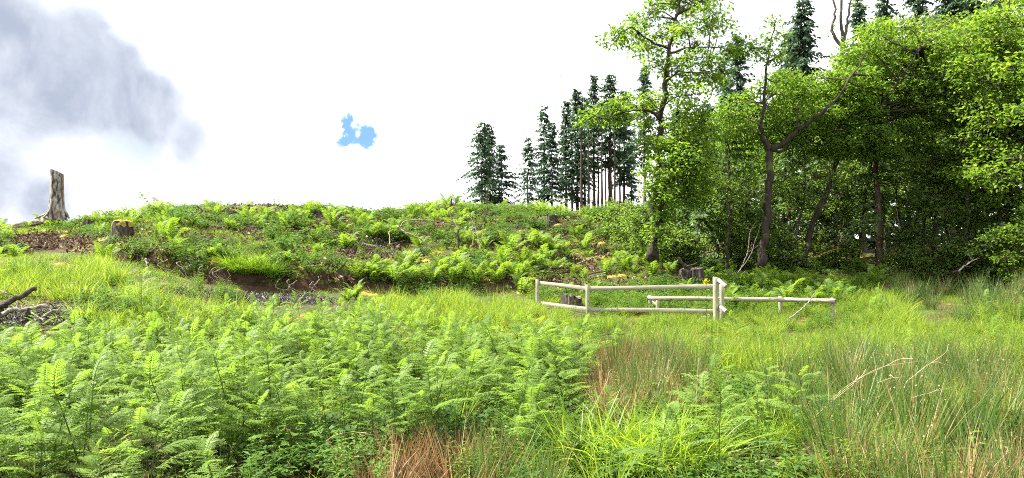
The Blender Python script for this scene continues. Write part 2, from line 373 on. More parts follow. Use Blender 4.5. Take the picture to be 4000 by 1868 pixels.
M['redcane'] = rough_material('red_brown_stem', [(.3, (.05, .025, .018)), (.7, (.12, .06, .04))], 10, bump=.1)
M['straw'] = rough_material('dry_straw_stem', [(.3, (.28, .2, .12)), (.7, (.5, .4, .27))], 10, bump=.1)

def wood_material():
    m, N, L = newmat('treated_softwood')
    tc = N.new('ShaderNodeTexCoord')
    mp = N.new('ShaderNodeMapping'); mp.inputs['Scale'].default_value = (1.3, 14, 14); L.new(tc.outputs['Object'], mp.inputs[0])
    n = N.new('ShaderNodeTexNoise'); n.inputs['Scale'].default_value = 2.4; n.inputs['Detail'].default_value = 5; n.inputs['Distortion'].default_value = .6; L.new(mp.outputs[0], n.inputs['Vector'])
    r = ramp(N, [(.3, (.19, .165, .12)), (.55, (.27, .245, .19)), (.75, (.33, .31, .25))]); L.new(n.outputs['Fac'], r.inputs[0])
    # knots: short dark ticks
    mk = N.new('ShaderNodeMapping'); mk.inputs['Scale'].default_value = (3.6, 7.5, 7.5); L.new(tc.outputs['Object'], mk.inputs[0])
    vo = N.new('ShaderNodeTexVoronoi'); vo.inputs['Scale'].default_value = 1.0; L.new(mk.outputs[0], vo.inputs['Vector'])
    mr = N.new('ShaderNodeMapRange'); mr.inputs['From Min'].default_value = .17; mr.inputs['From Max'].default_value = .1; L.new(vo.outputs['Distance'], mr.inputs[0])
    mx = N.new('ShaderNodeMix'); mx.data_type = 'RGBA'; L.new(mr.outputs[0], mx.inputs['Factor']); L.new(r.outputs[0], mx.inputs['A']); mx.inputs['B'].default_value = (.13, .075, .035, 1)
    n3 = N.new('ShaderNodeTexNoise'); n3.inputs['Scale'].default_value = 1.7; L.new(tc.outputs['Object'], n3.inputs['Vector'])
    m3 = N.new('ShaderNodeMapRange'); m3.inputs['From Min'].default_value = .5; m3.inputs['From Max'].default_value = .75; L.new(n3.outputs['Fac'], m3.inputs[0])
    mg = N.new('ShaderNodeMix'); mg.data_type = 'RGBA'; mg.inputs['B'].default_value = (.25, .255, .15, 1)
    mgf = N.new('ShaderNodeMath'); mgf.operation = 'MULTIPLY'; mgf.inputs[1].default_value = .6; L.new(m3.outputs[0], mgf.inputs[0]); L.new(mgf.outputs[0], mg.inputs['Factor']); L.new(mx.outputs['Result'], mg.inputs['A'])
    b = N.new('ShaderNodeBump'); b.inputs['Strength'].default_value = .35; b.inputs['Distance'].default_value = .006; L.new(n.outputs['Fac'], b.inputs['Height'])
    p = N.new('ShaderNodeBsdfPrincipled'); L.new(mg.outputs['Result'], p.inputs['Base Color']); p.inputs['Roughness'].default_value = .62; p.inputs['Specular IOR Level'].default_value = .35
    L.new(b.outputs[0], p.inputs['Normal']); o = N.new('ShaderNodeOutputMaterial'); L.new(p.outputs[0], o.inputs[0]); return m
M['wood'] = wood_material()
M['woodend'] = rough_material('sawn_end_grain', [(.3, (.13, .085, .045)), (.6, (.22, .15, .085)), (.8, (.27, .19, .12))], 14, bump=.3, dist=.005)

def ground_material():
    m, N, L = newmat('felled_hillside_soil')
    g = N.new('ShaderNodeNewGeometry')
    def nz(scale, detail, rough=.6):
        n = N.new('ShaderNodeTexNoise'); n.inputs['Scale'].default_value = scale; n.inputs['Detail'].default_value = detail; n.inputs['Roughness'].default_value = rough
        L.new(g.outputs['Position'], n.inputs['Vector']); return n.outputs['Fac']
    def mixc(a, b, f):
        x = N.new('ShaderNodeMix'); x.data_type = 'RGBA'
        for k, q in (('A', a), ('B', b)):
            if isinstance(q, tuple): x.inputs[k].default_value = (*q, 1)
            else: L.new(q, x.inputs[k])
        L.new(f, x.inputs['Factor']); return x.outputs['Result']
    def mr(v, a, b):
        x = N.new('ShaderNodeMapRange'); x.inputs['From Min'].default_value = a; x.inputs['From Max'].default_value = b; L.new(v, x.inputs[0]); return x.outputs[0]
    fine = nz(14, 8, .7)
    soil = ramp(N, [(.3, (.022, .014, .009)), (.5, (.06, .04, .026)), (.65, (.11, .075, .05)), (.8, (.2, .16, .12))]); L.new(fine, soil.inputs[0])
    green = ramp(N, [(.3, (.03, .055, .012)), (.6, (.06, .10, .02)), (.8, (.10, .14, .03))]); L.new(nz(9, 6), green.inputs[0])
    mossc = ramp(N, [(.3, (.09, .08, .014)), (.7, (.26, .2, .035))]); L.new(nz(11, 6), mossc.inputs[0])
    c = mixc(soil.outputs[0], green.outputs[0], mr(nz(.9, 5), .46, .6))
    c = mixc(c, mossc.outputs[0], mr(nz(.7, 5, .62), .56, .63))
    # the raw cut face of the bank is red-brown clay, darkened so the colour carries its shade
    sep = N.new('ShaderNodeSeparateXYZ'); L.new(g.outputs['True Normal'], sep.inputs[0])
    clay = ramp(N, [(.3, (.018, .011, .007)), (.55, (.05, .028, .016)), (.8, (.09, .052, .03))]); L.new(nz(6, 7), clay.inputs[0])
    c = mixc(c, clay.outputs[0], mr(sep.outputs[2], .72, .5))
    b = N.new('ShaderNodeBump'); b.inputs['Strength'].default_value = .9; b.inputs['Distance'].default_value = .05; L.new(fine, b.inputs['Height'])
    p = N.new('ShaderNodeBsdfPrincipled'); L.new(c, p.inputs['Base Color']); p.inputs['Roughness'].default_value = .95; p.inputs['Specular IOR Level'].default_value = .15
    L.new(b.outputs[0], p.inputs['Normal']); o = N.new('ShaderNodeOutputMaterial'); L.new(p.outputs[0], o.inputs[0]); return m
M['ground'] = ground_material()

def build_ground():
    def axis(lo, hi, step, a, b):
        core = np.arange(lo, hi + 1e-6, step); out = [core]
        up = []; p, s = hi, step
        while p < b: s *= 1.14; p += s; up.append(p)
        dn = []; p, s = lo, step
        while p > a: s *= 1.14; p -= s; dn.append(p)
        return np.concatenate([np.array(dn[::-1]), core, np.array(up)])
    X = axis(-25, 27, .19, -700, 700); Y = axis(4, 42, .16, -300, 900)
    gx, gy = np.meshgrid(X, Y); z = h(gx, gy)
    far = np.clip((np.hypot(gx, gy) - 90) / 400, 0, 1); z = z * (1 - far) + 2.0 * far
    V = np.stack([gx, gy, z], -1).reshape(-1, 3); nx, ny = len(X), len(Y)
    i = (np.arange(ny - 1)[:, None] * nx + np.arange(nx - 1)[None, :]).ravel()
    mb = MB(); mb.add(V, np.stack([i, i + 1, i + nx + 1, i + nx], 1))
    o = mb.build('hillside_ground', M['ground'], smooth=True); tag(o, 'uneven felled hillside ground of dark soil with a cut clay bank', None, kind='structure')
build_ground()

# ------------------------------------------------------------------ trees
def leaf_cloud(mb, tips, per, spread, Ln, W, rng, up=0.55, v0=0.0, out_from=None):
    """rosettes of leaves round twig tips"""
    n = len(tips) * per
    P = np.repeat(tips, per, 0) + rng.normal(0, spread, (n, 3)) * A(1, 1, .7)
    D = rng.normal(0, 1, (n, 3)) * A(1, 1, .55) + A(0, 0, -.15)
    if out_from is not None: D = D + unit(P - out_from) * 0.6
    Nn = unit(rng.normal(0, .6, (n, 3)) + A(0, 0, 1) * up * 2)
    tw = np.repeat(rng.normal(0, .13, len(tips)), per)
    V, Fq = leaf_quads(P, D, Nn, Ln * rng.uniform(.65, 1.25, n), W * rng.uniform(.7, 1.2, n), .18, .2, .55)
    mb.add(V, Fq, np.repeat(np.clip(.45 + tw + rng.normal(0, .16, n) + v0, 0, 1), 4))
def ellipsoid_pts(c, r, n, rng, shell=.5):
    d = unit(rng.normal(0, 1, (n, 3))); k = rng.uniform(shell, 1, (n, 1)) ** .6
    return np.asarray(c) + d * k * np.asarray(r)
def broadleaf(name, label, base, limbs, clumps, leaf=(.13, .07), mat='oak', bark='bark', per=7, spread=.11, seed=0, group=None, twig_r=.012, sides=7, branches=True):
    """limbs: list of (world points, r0, r1), the first is the trunk; clumps: (world centre, radii, rosettes)"""
    rng = rg(seed); base = np.asarray(base, float)
    root = empty(name, tuple(base), label, 'tree', group)
    skel = []
    for i, (pts, r0, r1) in enumerate(limbs):
        p = spline(pts, 5); p[1:-1] += rng.normal(0, .25 * r0, p[1:-1].shape); k = len(p)
        r = r0 + (r1 - r0) * np.linspace(0, 1, k) ** .8
        if i == 0: r[0] *= 1.4; r[1] *= 1.1
        mb = MB(); add_tube(mb, p, r, sides, rough=.05, seed=seed + i, cap=True)
        mb.build('trunk' if i == 0 else 'limb', M[bark], root, True, offset=base)
        t = np.linspace(0, 1, 4 * k); q = np.stack([np.interp(t, np.linspace(0, 1, k), p[:, j]) for j in range(3)], 1)
        skel.append(q[int(len(q) * (.3 if i == 0 else .1)):])
    SK = np.concatenate(skel); bm, cr = MB(), MB()
    for c, r, n in clumps:
        c = np.asarray(c, float)
        dd = np.linalg.norm((SK - c) * A(1, 1, 1.0) + A(0, 0, np.mean(r) * .4), axis=1) + np.maximum(SK[:, 2] - c[2], 0) * 1.2
        a = SK[np.argmin(dd)]; L_ = np.linalg.norm(c - a)
        if branches:
            mid = (a + c) / 2 + rng.normal(0, .1, 3) * L_ + A(0, 0, .06 * L_)
            p = spline([a, mid, c], 4); add_tube(bm, p, np.linspace(.014 + .012 * L_, twig_r, len(p)), 4)
        tips = ellipsoid_pts(c, r, n, rng)
        if branches:
            for tpt in tips[::max(1, n // 9)]:
                st = c + rng.normal(0, .15, 3) * np.asarray(r)
                add_tube(bm, spline([st, (st + tpt) / 2 + rng.normal(0, .06, 3), tpt], 2), np.linspace(twig_r, .004, 5), 3)
        leaf_cloud(cr, tips, per, spread, leaf[0], leaf[1], rng, out_from=c)
    if branches: bm.build('branchwork', M[bark], root, offset=base)['kind'] = 'stuff'
    cr.build('crown', M[mat], root, offset=base)['kind'] = 'stuff'
    return root
def auto_clumps(c, r, n, rng, size, ros, low=-1.0):
    out = []
    for p in ellipsoid_pts(c, r, n * 3, rng, .35):
        if p[2] < c[2] + low * r[2] or len(out) >= n: continue
        if out and min(np.linalg.norm((p - q[0]) * A(1, 1, 1.5)) for q in out) < size * .95: continue
        s = size * rng.uniform(.7, 1.3); out.append((p, (s * 1.1, s * 1.1, s * .5), max(4, int(ros * rng.uniform(.7, 1.3)))))
    return out
def wood_tree(name, label, px, d, top, crown_lo, cr_r, seed, leaf=(.14, .075), mat='birch', bark='bark', n=26, size=.75, ros=26, r0=.13, lean=0.0, group=None, off=0.0, per=7, py_top=True):
    """tree of the wood: stands at photo column px and distance d, crown from height crown_lo up to the photo row top"""
    rng = rg(seed); b = on(px, d); ztop = at(px, top, d)[2] if py_top else b[2] + top
    H = ztop - b[2]; lx = lean * H
    trunk = [b - A(0, 0, .15), b + A(lx * .25 + rng.normal(0, .05), rng.normal(0, .1), H * .3), b + A(lx * .65 + rng.normal(0, .12), rng.normal(0, .15), H * .62), b + A(lx + off, rng.normal(0, .2), H * .95)]
    lo = crown_lo * H; c = b + A(lx * .7 + off * .6, 0, (lo + H) / 2); r = A(cr_r, cr_r * .9, (H - lo) / 2 * .95)
    return broadleaf(name, label, b, [(trunk, r0, .025)], auto_clumps(c, r, n, rng, size, ros), leaf, mat, bark, per, .12 * leaf[0] / .13, seed, group)

def conifer(name, label, base, H, R, lo=.25, mat='spruce', bark='pinebark', seed=0, group=None, gap=.36, per=5, spray=(.34, .11), step=.17, droop=.35, stubs=True, lean=(0, 0), r0=None, prof=.85, crown_skew=0.0, thin=0.0):
    """whorled conifer: trunk, boughs and hanging sprays of needles"""
    rng = rg(seed); base = np.asarray(base, float); root = empty(name, tuple(base), label, 'tree', group)
    k = 9; t = np.linspace(0, 1, k); path = base + np.stack([lean[0] * t + rng.normal(0, .015 * H * .1, k), lean[1] * t, H * t], 1); path[0, 2] -= .15
    r0 = r0 or H * .012; tm = MB(); add_tube(tm, path, r0 * (1 - t * .94) * np.where(t == 0, 1.4, 1), 7, rough=.04, seed=seed)
    if stubs:
        for z in np.arange(.06 * H, lo * H, gap * 1.3):
            a = rng.uniform(0, 6.28); L_ = rng.uniform(.25, .8) * R * .6; b = base + A(lean[0] * z / H, lean[1] * z / H, z)
            add_tube(tm, spline([b, b + A(math.cos(a), math.sin(a), -.05) * L_ * .5, b + A(math.cos(a) , math.sin(a), -.25) * L_], 2), np.linspace(.016, .004, 5), 3)
    tm.build('trunk', M[bark], root, True, offset=base)
    bm, cr = MB(), MB(); PP, DD, NN, LL, WW, VV = [], [], [], [], [], []
    z = lo * H
    while z < H * .985:
        f = (z - lo * H) / (H - lo * H); rad = R * ((1 - f) ** prof) * (1.0 if f > .12 else .55 + f * 3.7) + .1
        for j in range(per if f < .9 else 4):
            if rng.uniform() < thin: continue
            a = rng.uniform(0, 6.28); L_ = rad * rng.uniform(.35, 1.3); b = base + A(lean[0] * z / H, lean[1] * z / H, z + rng.uniform(-.15, .15) * gap)
            L_ *= 1 + crown_skew * math.cos(a)
            o = A(math.cos(a), math.sin(a), 0); up = .25 * f
            dr = droop * (1 - f * .7) * rng.uniform(.6, 1.4)
            pts = spline([b, b + o * L_ * .5 + A(0, 0, (up - dr * .45) * L_ * .5), b + o * L_ + A(0, 0, (up - dr) * L_)], 3)
            add_tube(bm, pts, np.linspace(.010 + .008 * L_, .004, len(pts)), 3)
            m = max(3, int(L_ / step)); s = np.linspace(.15, 1, m); sp = np.linspace(0, 1, len(pts))
            q = np.stack([np.interp(s, sp, pts[:, i]) for i in range(3)], 1)
            side = np.cross(o, A(0, 0, 1)); reps = 3
            sg = np.tile([1, -1, .0], m)[:, None]; q3 = np.repeat(q, reps, 0); mm = len(q3)
            D = o * rng.uniform(.3, 1, (mm, 1)) + side * sg * rng.uniform(.5, 1.1, (mm, 1)) + A(0, 0, 1) * rng.uniform(-.75, .1, (mm, 1))
            PP.append(q3 + rng.normal(0, .03, (mm, 3))); DD.append(D); NN.append(rng.normal(0, .5, (mm, 3)) + A(0, 0, 1))
            tp = np.repeat(1.1 - .55 * s, reps)
            LL.append(spray[0] * rng.uniform(.6, 1.25, mm) * tp); WW.append(spray[1] * rng.uniform(.7, 1.3, mm)); VV.append(np.clip(.4 + rng.normal(0, .17, mm) + rng.normal(0, .1), 0, 1))
        z += gap * rng.uniform(.7, 1.3) * (1 - .45 * f)
    P, D, Nn = map(np.concatenate, (PP, DD, NN)); V, Fq = leaf_quads(P, D, Nn, np.concatenate(LL), np.concatenate(WW), .1, .25, .4)
    cr.add(V, Fq, np.repeat(np.concatenate(VV), 4))
    bm.build('boughs', M[bark], root, offset=base)['kind'] = 'stuff'; cr.build('crown', M[mat], root, offset=base)['kind'] = 'stuff'
    return root

# --- spruces on the ridge: (column, distance, top row, crown radius, bare trunk share, label, seed)
RIDGE = 'spruces standing along the ridge'
def ridge_spruce(px, d, top, R, lo, label, seed, **k):
    b = on(px, d); H = at(px, top, d)[2] - b[2]
    k['per'] = k.get('per', 5) + 1
    return conifer('spruce_tree', label, b, H, R * (1.12 if px < 2000 else 1.3), lo * .8, 'spruce', 'pinebark', seed, RIDGE, spray=(.42, .125), gap=.36, **k)
ridge_spruce(1882, 60, 468, 1.75, .10, 'taller of the two spruces at the left end of the ridge trees', 11, droop=.5, crown_skew=-.15, per=6)
ridge_spruce(1912, 62, 476, 1.35, .14, 'spruce pressed against the right side of the leftmost ridge spruce', 12, droop=.45, per=6)
ridge_spruce(1958, 61, 565, 1.6, .12, 'shorter bushy spruce closing the leftmost clump on the ridge', 13, droop=.4, crown_skew=.25, per=5)
ridge_spruce(2062, 58, 535, .95, .06, 'thin sparse spruce alone in the gap between the ridge clumps', 14, droop=.4, thin=.2, per=4)
ridge_spruce(2126, 61, 403, 1.25, .18, 'slim spruce with airy crown next to the big ridge clump', 15, droop=.45, thin=.1)
ridge_spruce(2156, 60, 476, .95, .16, 'lower dark spruce just right of the slim airy one', 16, thin=.05)
ridge_spruce(2212, 63, 388, 1.0, .2, 'narrow spruce at the left edge of the tallest ridge clump', 17)
ridge_spruce(2256, 62, 332, 1.25, .12, 'dense dark spruce with foliage almost to the ground in the ridge clump', 18, per=7)
ridge_spruce(2284, 66, 372, 1.05, .34, 'spruce half hidden in the middle of the ridge clump', 19)
ridge_spruce(2320, 64, 283, 1.05, .38, 'pointed spruce standing second highest in the ridge clump', 20)
ridge_spruce(2384, 62, 276, 1.75, .42, 'tallest and fullest spruce of the ridge clump with thick trunk', 21, per=7, r0=.2)
ridge_spruce(2440, 64, 352, 1.5, .3, 'broad spruce at the right edge of the tallest ridge clump', 22, per=6)
ridge_spruce(2520, 58, 250, 1.35, .42, 'high crowned bare trunked spruce behind the leaning oak', 23, droop=.5)
ridge_spruce(2468, 66, 560, .8, .3, 'small spruce filling the gap right of the ridge clump', 24)
for i, (px, top, d) in enumerate([(2236, 560, 68), (2300, 540, 60), (2338, 520, 67), (2352, 500, 59), (2366, 560, 69), (2402, 500, 60), (2422, 530, 68), (2272, 520, 59)]):
    b = on(px, d); H = at(px, top - 120, d)[2] - b[2]
    conifer('spruce_pole', 'thin bare spruce pole among the trunks of the ridge clump', b, H, .75, .72, 'spruce', 'pinebark', 40 + i, 'bare spruce poles in the ridge clump', r0=.11, gap=.45, per=4)

# --- hero broadleaves at the edge of the wood
def path_px(pts): return [at(px, py, d) for px, py, d in pts]
b1 = on(2556, 26.0)
oak1 = [(path_px([(2550, 1015, 26), (2556, 830, 26), (2572, 640, 26.1), (2583, 480, 26.1), (2600, 300, 26), (2622, 170, 26), (2650, 20, 26), (2680, -110, 26)]), .17, .03),
        (path_px([(2608, 215, 26), (2680, 190, 25.7), (2790, 186, 25.3), (2850, 190, 25)]), .05, .012),
        (path_px([(2615, 190, 26), (2540, 160, 25.6), (2470, 110, 25.2), (2420, 140, 25)]), .05, .012),
        (path_px([(2640, 60, 26), (2720, 20, 26.4), (2790, -30, 26.6)]), .05, .012),
        (path_px([(2590, 330, 26), (2680, 260, 26.6), (2760, 250, 27)]), .04, .012),
        (path_px([(2578, 470, 26), (2530, 430, 25.4), (2440, 440, 25), (2340, 470, 24.6)]), .045, .012),
        (path_px([(2575, 560, 26), (2530, 500, 25.6), (2520, 470, 25.4)]), .03, .01)]
oc = [(2440, 120), (2400, 150), (2480, 90), (2530, 60), (2500, 130), (2560, 20), (2620, 10), (2680, 20), (2740, 10), (2790, 60), (2810, 100), (2760, 110), (2700, 60), (2650, -40), (2580, -50), (2720, -50), (2790, -20),
      (2540, 190), (2500, 210), (2570, 140), (2640, 130), (2680, 140), (2720, 170), (2680, 220), (2640, 260), (2720, 240), (2770, 220), (2810, 270), (2790, 320), (2740, 290), (2690, 320), (2640, 330), (2600, 400), (2660, 390), (2720, 380),
      (2560, 260), (2850, 190), (2880, 175), (2540, 400), (2500, 420), (2430, 445), (2380, 420), (2340, 460), (2310, 465), (2400, 470), (2450, 400), (2620, 90), (2520, 480), (2540, 560)]
r_ = rg(77); cl = []
for px, py in oc:
    s = r_.uniform(.28, .46); cl.append((at(px + r_.normal(0, 6), py + r_.normal(0, 6), 26.5 + r_.normal(0, .7) - (1.0 if py > 395 and px < 2480 else 0)), (s * 1.2, s * 1.3, s * .7), int(18 * r_.uniform(.7, 1.3))))
broadleaf('oak_tree', 'tall slender oak with airy crown and leaning trunk at the edge of the wood', b1, oak1, cl, (.165, .085), 'oak', 'bark', 7, .11, 101)

# ivy-clad young tree leaning past the oak's foot
b2 = on(2562, 25.2)
st = path_px([(2546, 1000, 25.2), (2566, 880, 25.2), (2598, 760, 25.1), (2632, 650, 25.1), (2665, 540, 25.2)])
cl = []
for t in np.linspace(.15, 1, 16):
    i = t * 4; k = min(3, int(i)); p = np.asarray(st[k]) * (1 - i + k) + np.asarray(st[k + 1]) * (i - k); cl.append((p + r_.normal(0, .12, 3), (.28, .3, .3), 14))
for px, py in [(2600, 640), (2560, 690), (2570, 760), (2640, 560), (2700, 500), (2720, 560), (2680, 620), (2740, 640), (2700, 700), (2650, 720), (2760, 700), (2770, 600), (2730, 760), (2660, 460), (2620, 520), (2600, 580), (2760, 540), (2710, 440), (2740, 480), (2680, 780)]:
    s = r_.uniform(.35, .5); cl.append((at(px, py, 25.3 + r_.normal(0, .6)), (s * 1.2, s * 1.2, s * .8), 26))
broadleaf('young_oak', 'young oak with bright leaves down its slanting stem beside the tall oak', b2, [(st, .085, .02)], cl, (.165, .09), 'oak', 'bark', 7, .11, 102)

# forked oak
b3 = on(2985, 27.0)
fork = (3008, 588, 27)
lm = [(path_px([(2972, 1040, 27), (2990, 880, 27), (3004, 720, 27), fork]), .16, .12),
      (path_px([fork, (2978, 530, 27), (2972, 480, 26.9), (2988, 380, 26.8), (2996, 280, 26.8), (3005, 180, 26.8), (3034, 70, 26.6)]), .11, .015),
      (path_px([fork, (3060, 560, 26.8), (3130, 500, 26.5), (3220, 430, 26.2), (3300, 340, 26), (3385, 200, 25.8)]), .12, .02),
      (path_px([(3120, 510, 26.5), (3115, 460, 26.3), (3118, 400, 26.2)]), .035, .01),
      (path_px([fork, (3060, 590, 27.3), (3140, 560, 27.8), (3230, 570, 28)]), .06, .015)]
cl = []
for px, py in [(3020, 90), (3040, 130), (3000, 150), (2985, 190), (3020, 230), (2960, 220), (2940, 190), (3050, 200)]: cl.append((at(px, py, 26.7 + r_.normal(0, .3)), (.28, .3, .2), 9))
rr = rg(5)
tries = 0
while len(cl) < 62 and tries < 4000:
    tries += 1
    px, py = rr.uniform(2790, 3420), rr.uniform(290, 610)
    top = np.interp(px, [2790, 2850, 2950, 3050, 3150, 3250, 3350, 3420], [500, 400, 340, 300, 290, 230, 190, 200]); bot = np.interp(px, [2790, 2900, 3000, 3200, 3420], [540, 570, 560, 610, 600])
    if top < py < bot:
        s = rr.uniform(.45, .72); c_ = at(px, py, 27.6 + abs(rr.normal(0, 1.3)) - .6)
        if min(np.linalg.norm((c_ - q[0]) * A(1, .7, 1.5)) for q in cl) > .62: cl.append((c_, (s * 1.15, s * 1.15, s * .45), int(78 * s)))
broadleaf('forked_oak', 'oak forking into two dark limbs under a bright spreading crown', b3, lm, cl, (.145, .078), 'oak', 'bark', 7, .11, 103)

# leaning oak whose trunk slants to the right
b4 = on(3150, 29.0)
lm = [(path_px([(3130, 1040, 29), (3170, 900, 29), (3225, 750, 29), (3275, 610, 28.8), (3330, 540, 28.5), (3420, 440, 28), (3520, 300, 27.6), (3600, 190, 27.4)]), .14, .025),
      (path_px([(3275, 610, 28.8), (3262, 520, 28.6), (3300, 430, 28.4)]), .05, .012)]
cl = []
tries = 0
while len(cl) < 60 and tries < 4000:
    tries += 1
    px, py = rr.uniform(3220, 3800), rr.uniform(100, 620)
    top = np.interp(px, [3220, 3320, 3420, 3520, 3650, 3800], [330, 200, 110, 70, 150, 240]); bot = np.interp(px, [3220, 3400, 3600, 3800], [600, 600, 580, 500])
    if top < py < bot:
        s = rr.uniform(.48, .8); c_ = at(px, py, 28.4 + abs(rr.normal(0, 1.4)) - .7)
        if not cl or min(np.linalg.norm((c_ - q[0]) * A(1, .7, 1.5)) for q in cl) > .7: cl.append((c_, (s * 1.15, s * 1.15, s * .45), int(78 * s)))
broadleaf('leaning_oak', 'oak with a dark trunk slanting right under a dense yellow-green crown', b4, lm, cl, (.145, .078), 'oak', 'bark', 7, .11, 104)

# soft needled conifer with long drooping boughs, the trunk in front of the wood
b5 = on(3440, 29.5)
conifer('hemlock_tree', 'conifer with straight brown trunk and long bare drooping boughs at the wood edge', b5, 9.5, 2.7, .16, 'larch', 'pinebark', 61, gap=.42, per=5, spray=(.36, .1), step=.2, droop=.42, lean=(-.3, 0), r0=.16)
conifer('hemlock_tree', 'dark drooping conifer at the far right edge of the wood', on(3950, 27.5), 7.5, 2.3, .08, 'larch', 'pinebark', 62, gap=.34, per=6, spray=(.36, .1), droop=.5, r0=.13)
conifer('hemlock_tree', 'shady young conifer right of the tall oak with boughs to the ground', on(2730, 28.5), 5.6, 1.9, .06, 'larch', 'pinebark', 63, gap=.32, per=6, spray=(.34, .09), droop=.35, r0=.09)
conifer('hemlock_tree', 'dark conifer with dense low boughs left of the forked oak', on(2850, 29.5), 6.4, 2.1, .05, 'larch', 'pinebark', 64, gap=.32, per=6, spray=(.34, .09), droop=.4, r0=.1)
conifer('hemlock_tree', 'shaded conifer with feathery boughs between forked oak and leaning oak', on(3085, 31), 7.0, 2.2, .06, 'larch', 'pinebark', 65, gap=.34, per=6, spray=(.34, .09), droop=.4, r0=.1)
conifer('hemlock_tree', 'dim conifer behind the right end of the wood', on(3790, 31), 8.0, 2.4, .05, 'larch', 'pinebark', 66, gap=.34, per=6, spray=(.36, .1), droop=.45, r0=.12)

# tall spruces rising behind the oaks
SP = 'tall spruces rising behind the wood edge'
for px, d, top, R, lo, lab, sd, kw in [
    (3152, 44, -15, 2.1, .4, 'tall dark spruce rising behind the forked oak', 71, dict(droop=.6, crown_skew=-.25, per=7)),
    (3090, 46, 110, 1.7, .4, 'dark spruce shoulder just left of the tall spruce behind the forked oak', 72, dict(droop=.55)),
    (2885, 44, 132, 1.35, .35, 'slim spruce with pointed top between the tall oak and the forked oak', 73, dict(droop=.6, thin=.1)),
    (2835, 47, 215, 1.3, .35, 'smaller slim spruce close behind the tall oak', 74, dict(droop=.5, thin=.1)),
    (3465, 43, -60, 2.2, .3, 'green spruce whose tip leaves the picture behind the leaning oak', 75, dict(droop=.55)),
    (3370, 45, -20, 1.8, .35, 'spruce beside the bare forked stems', 76, dict(droop=.55, thin=.1)),
    (3600, 47, -120, 2.3, .3, 'spruce behind the crown of the leaning oak', 77, dict(droop=.6)),
    (3720, 44, -190, 2.6, .35, 'large near-black spruce at the top right', 78, dict(droop=.6, per=7)),
    (3800, 48, -220, 2.5, .3, 'second near-black spruce at the top right', 79, dict(droop=.6, per=7)),
    (3940, 46, -230, 2.5, .3, 'dark spruce behind the birches at the right edge', 80, dict(droop=.6)),
    (4150, 45, -230, 2.5, .3, 'dark spruce standing beyond the right edge of the wood', 81, dict(droop=.6))]:
    b = on(px, d); kw['per'] = kw.get('per', 5) + 1; conifer('spruce_tree', lab, b, at(px, top, d)[2] - b[2], R * 1.25, lo, 'spruce', 'pinebark', sd, SP, spray=(.44, .135), **kw)

# darker trees deep in the wood that close the view
for i, (px, d, hgt, lab) in enumerate([(2760, 50, 9, 'dark inner conifer far behind the tall oak'), (2900, 52, 10, 'dark inner conifer far behind the gap left of the forked oak'), (3030, 49, 9, 'dark inner conifer far behind the forked oak'), (3180, 51, 10, 'dark inner conifer far behind the oak fork'), (3310, 50, 10, 'dark inner conifer far behind the slanting trunk'),
        (3420, 48, 9, 'dark inner conifer far behind the drooping conifer trunk'), (3530, 51, 10, 'dark inner conifer far right of the drooping conifer trunk'), (3660, 49, 10, 'dark inner conifer far behind the right thicket'), (3780, 51, 10, 'dark inner conifer behind the right shrubs'), (3900, 50, 10, 'dark inner conifer deep at the right'), (4040, 49, 10, 'dark inner conifer past the right edge'), (2660, 48, 8, 'dark inner conifer just right of the ridge')]):
    conifer('spruce_tree', lab, on(px, d), hgt, 2.9, .02, 'spruce', 'pinebark', 400 + i, 'conifers deep in the wood', gap=.5, per=6, spray=(.6, .22), step=.26, stubs=False)

# bare multi-stemmed tree against the sky
bb = on(3290, 38)
broadleaf('bare_stemmed_tree', 'tree with bare forked grey stems against the sky above the oaks', bb,
    [(path_px([(3290, 1000, 38), (3292, 700, 38), (3295, 400, 38), (3290, 190, 38)]), .2, .14),
     (path_px([(3290, 190, 38), (3252, 120, 38), (3262, 40, 38), (3235, -40, 38)]), .1, .04),
     (path_px([(3290, 190, 38), (3286, 90, 38), (3288, -60, 38)]), .11, .05),
     (path_px([(3290, 190, 38), (3306, 110, 38), (3320, 20, 38), (3345, -50, 38)]), .09, .03)],
    [(at(x, y, 38), (.4, .4, .25), 6) for x, y in ((3235, -60), (3350, 20), (3340, 120), (3230, 120), (3330, 200))], (.15, .06), 'birch', 'greybark', 6, .15, 106)

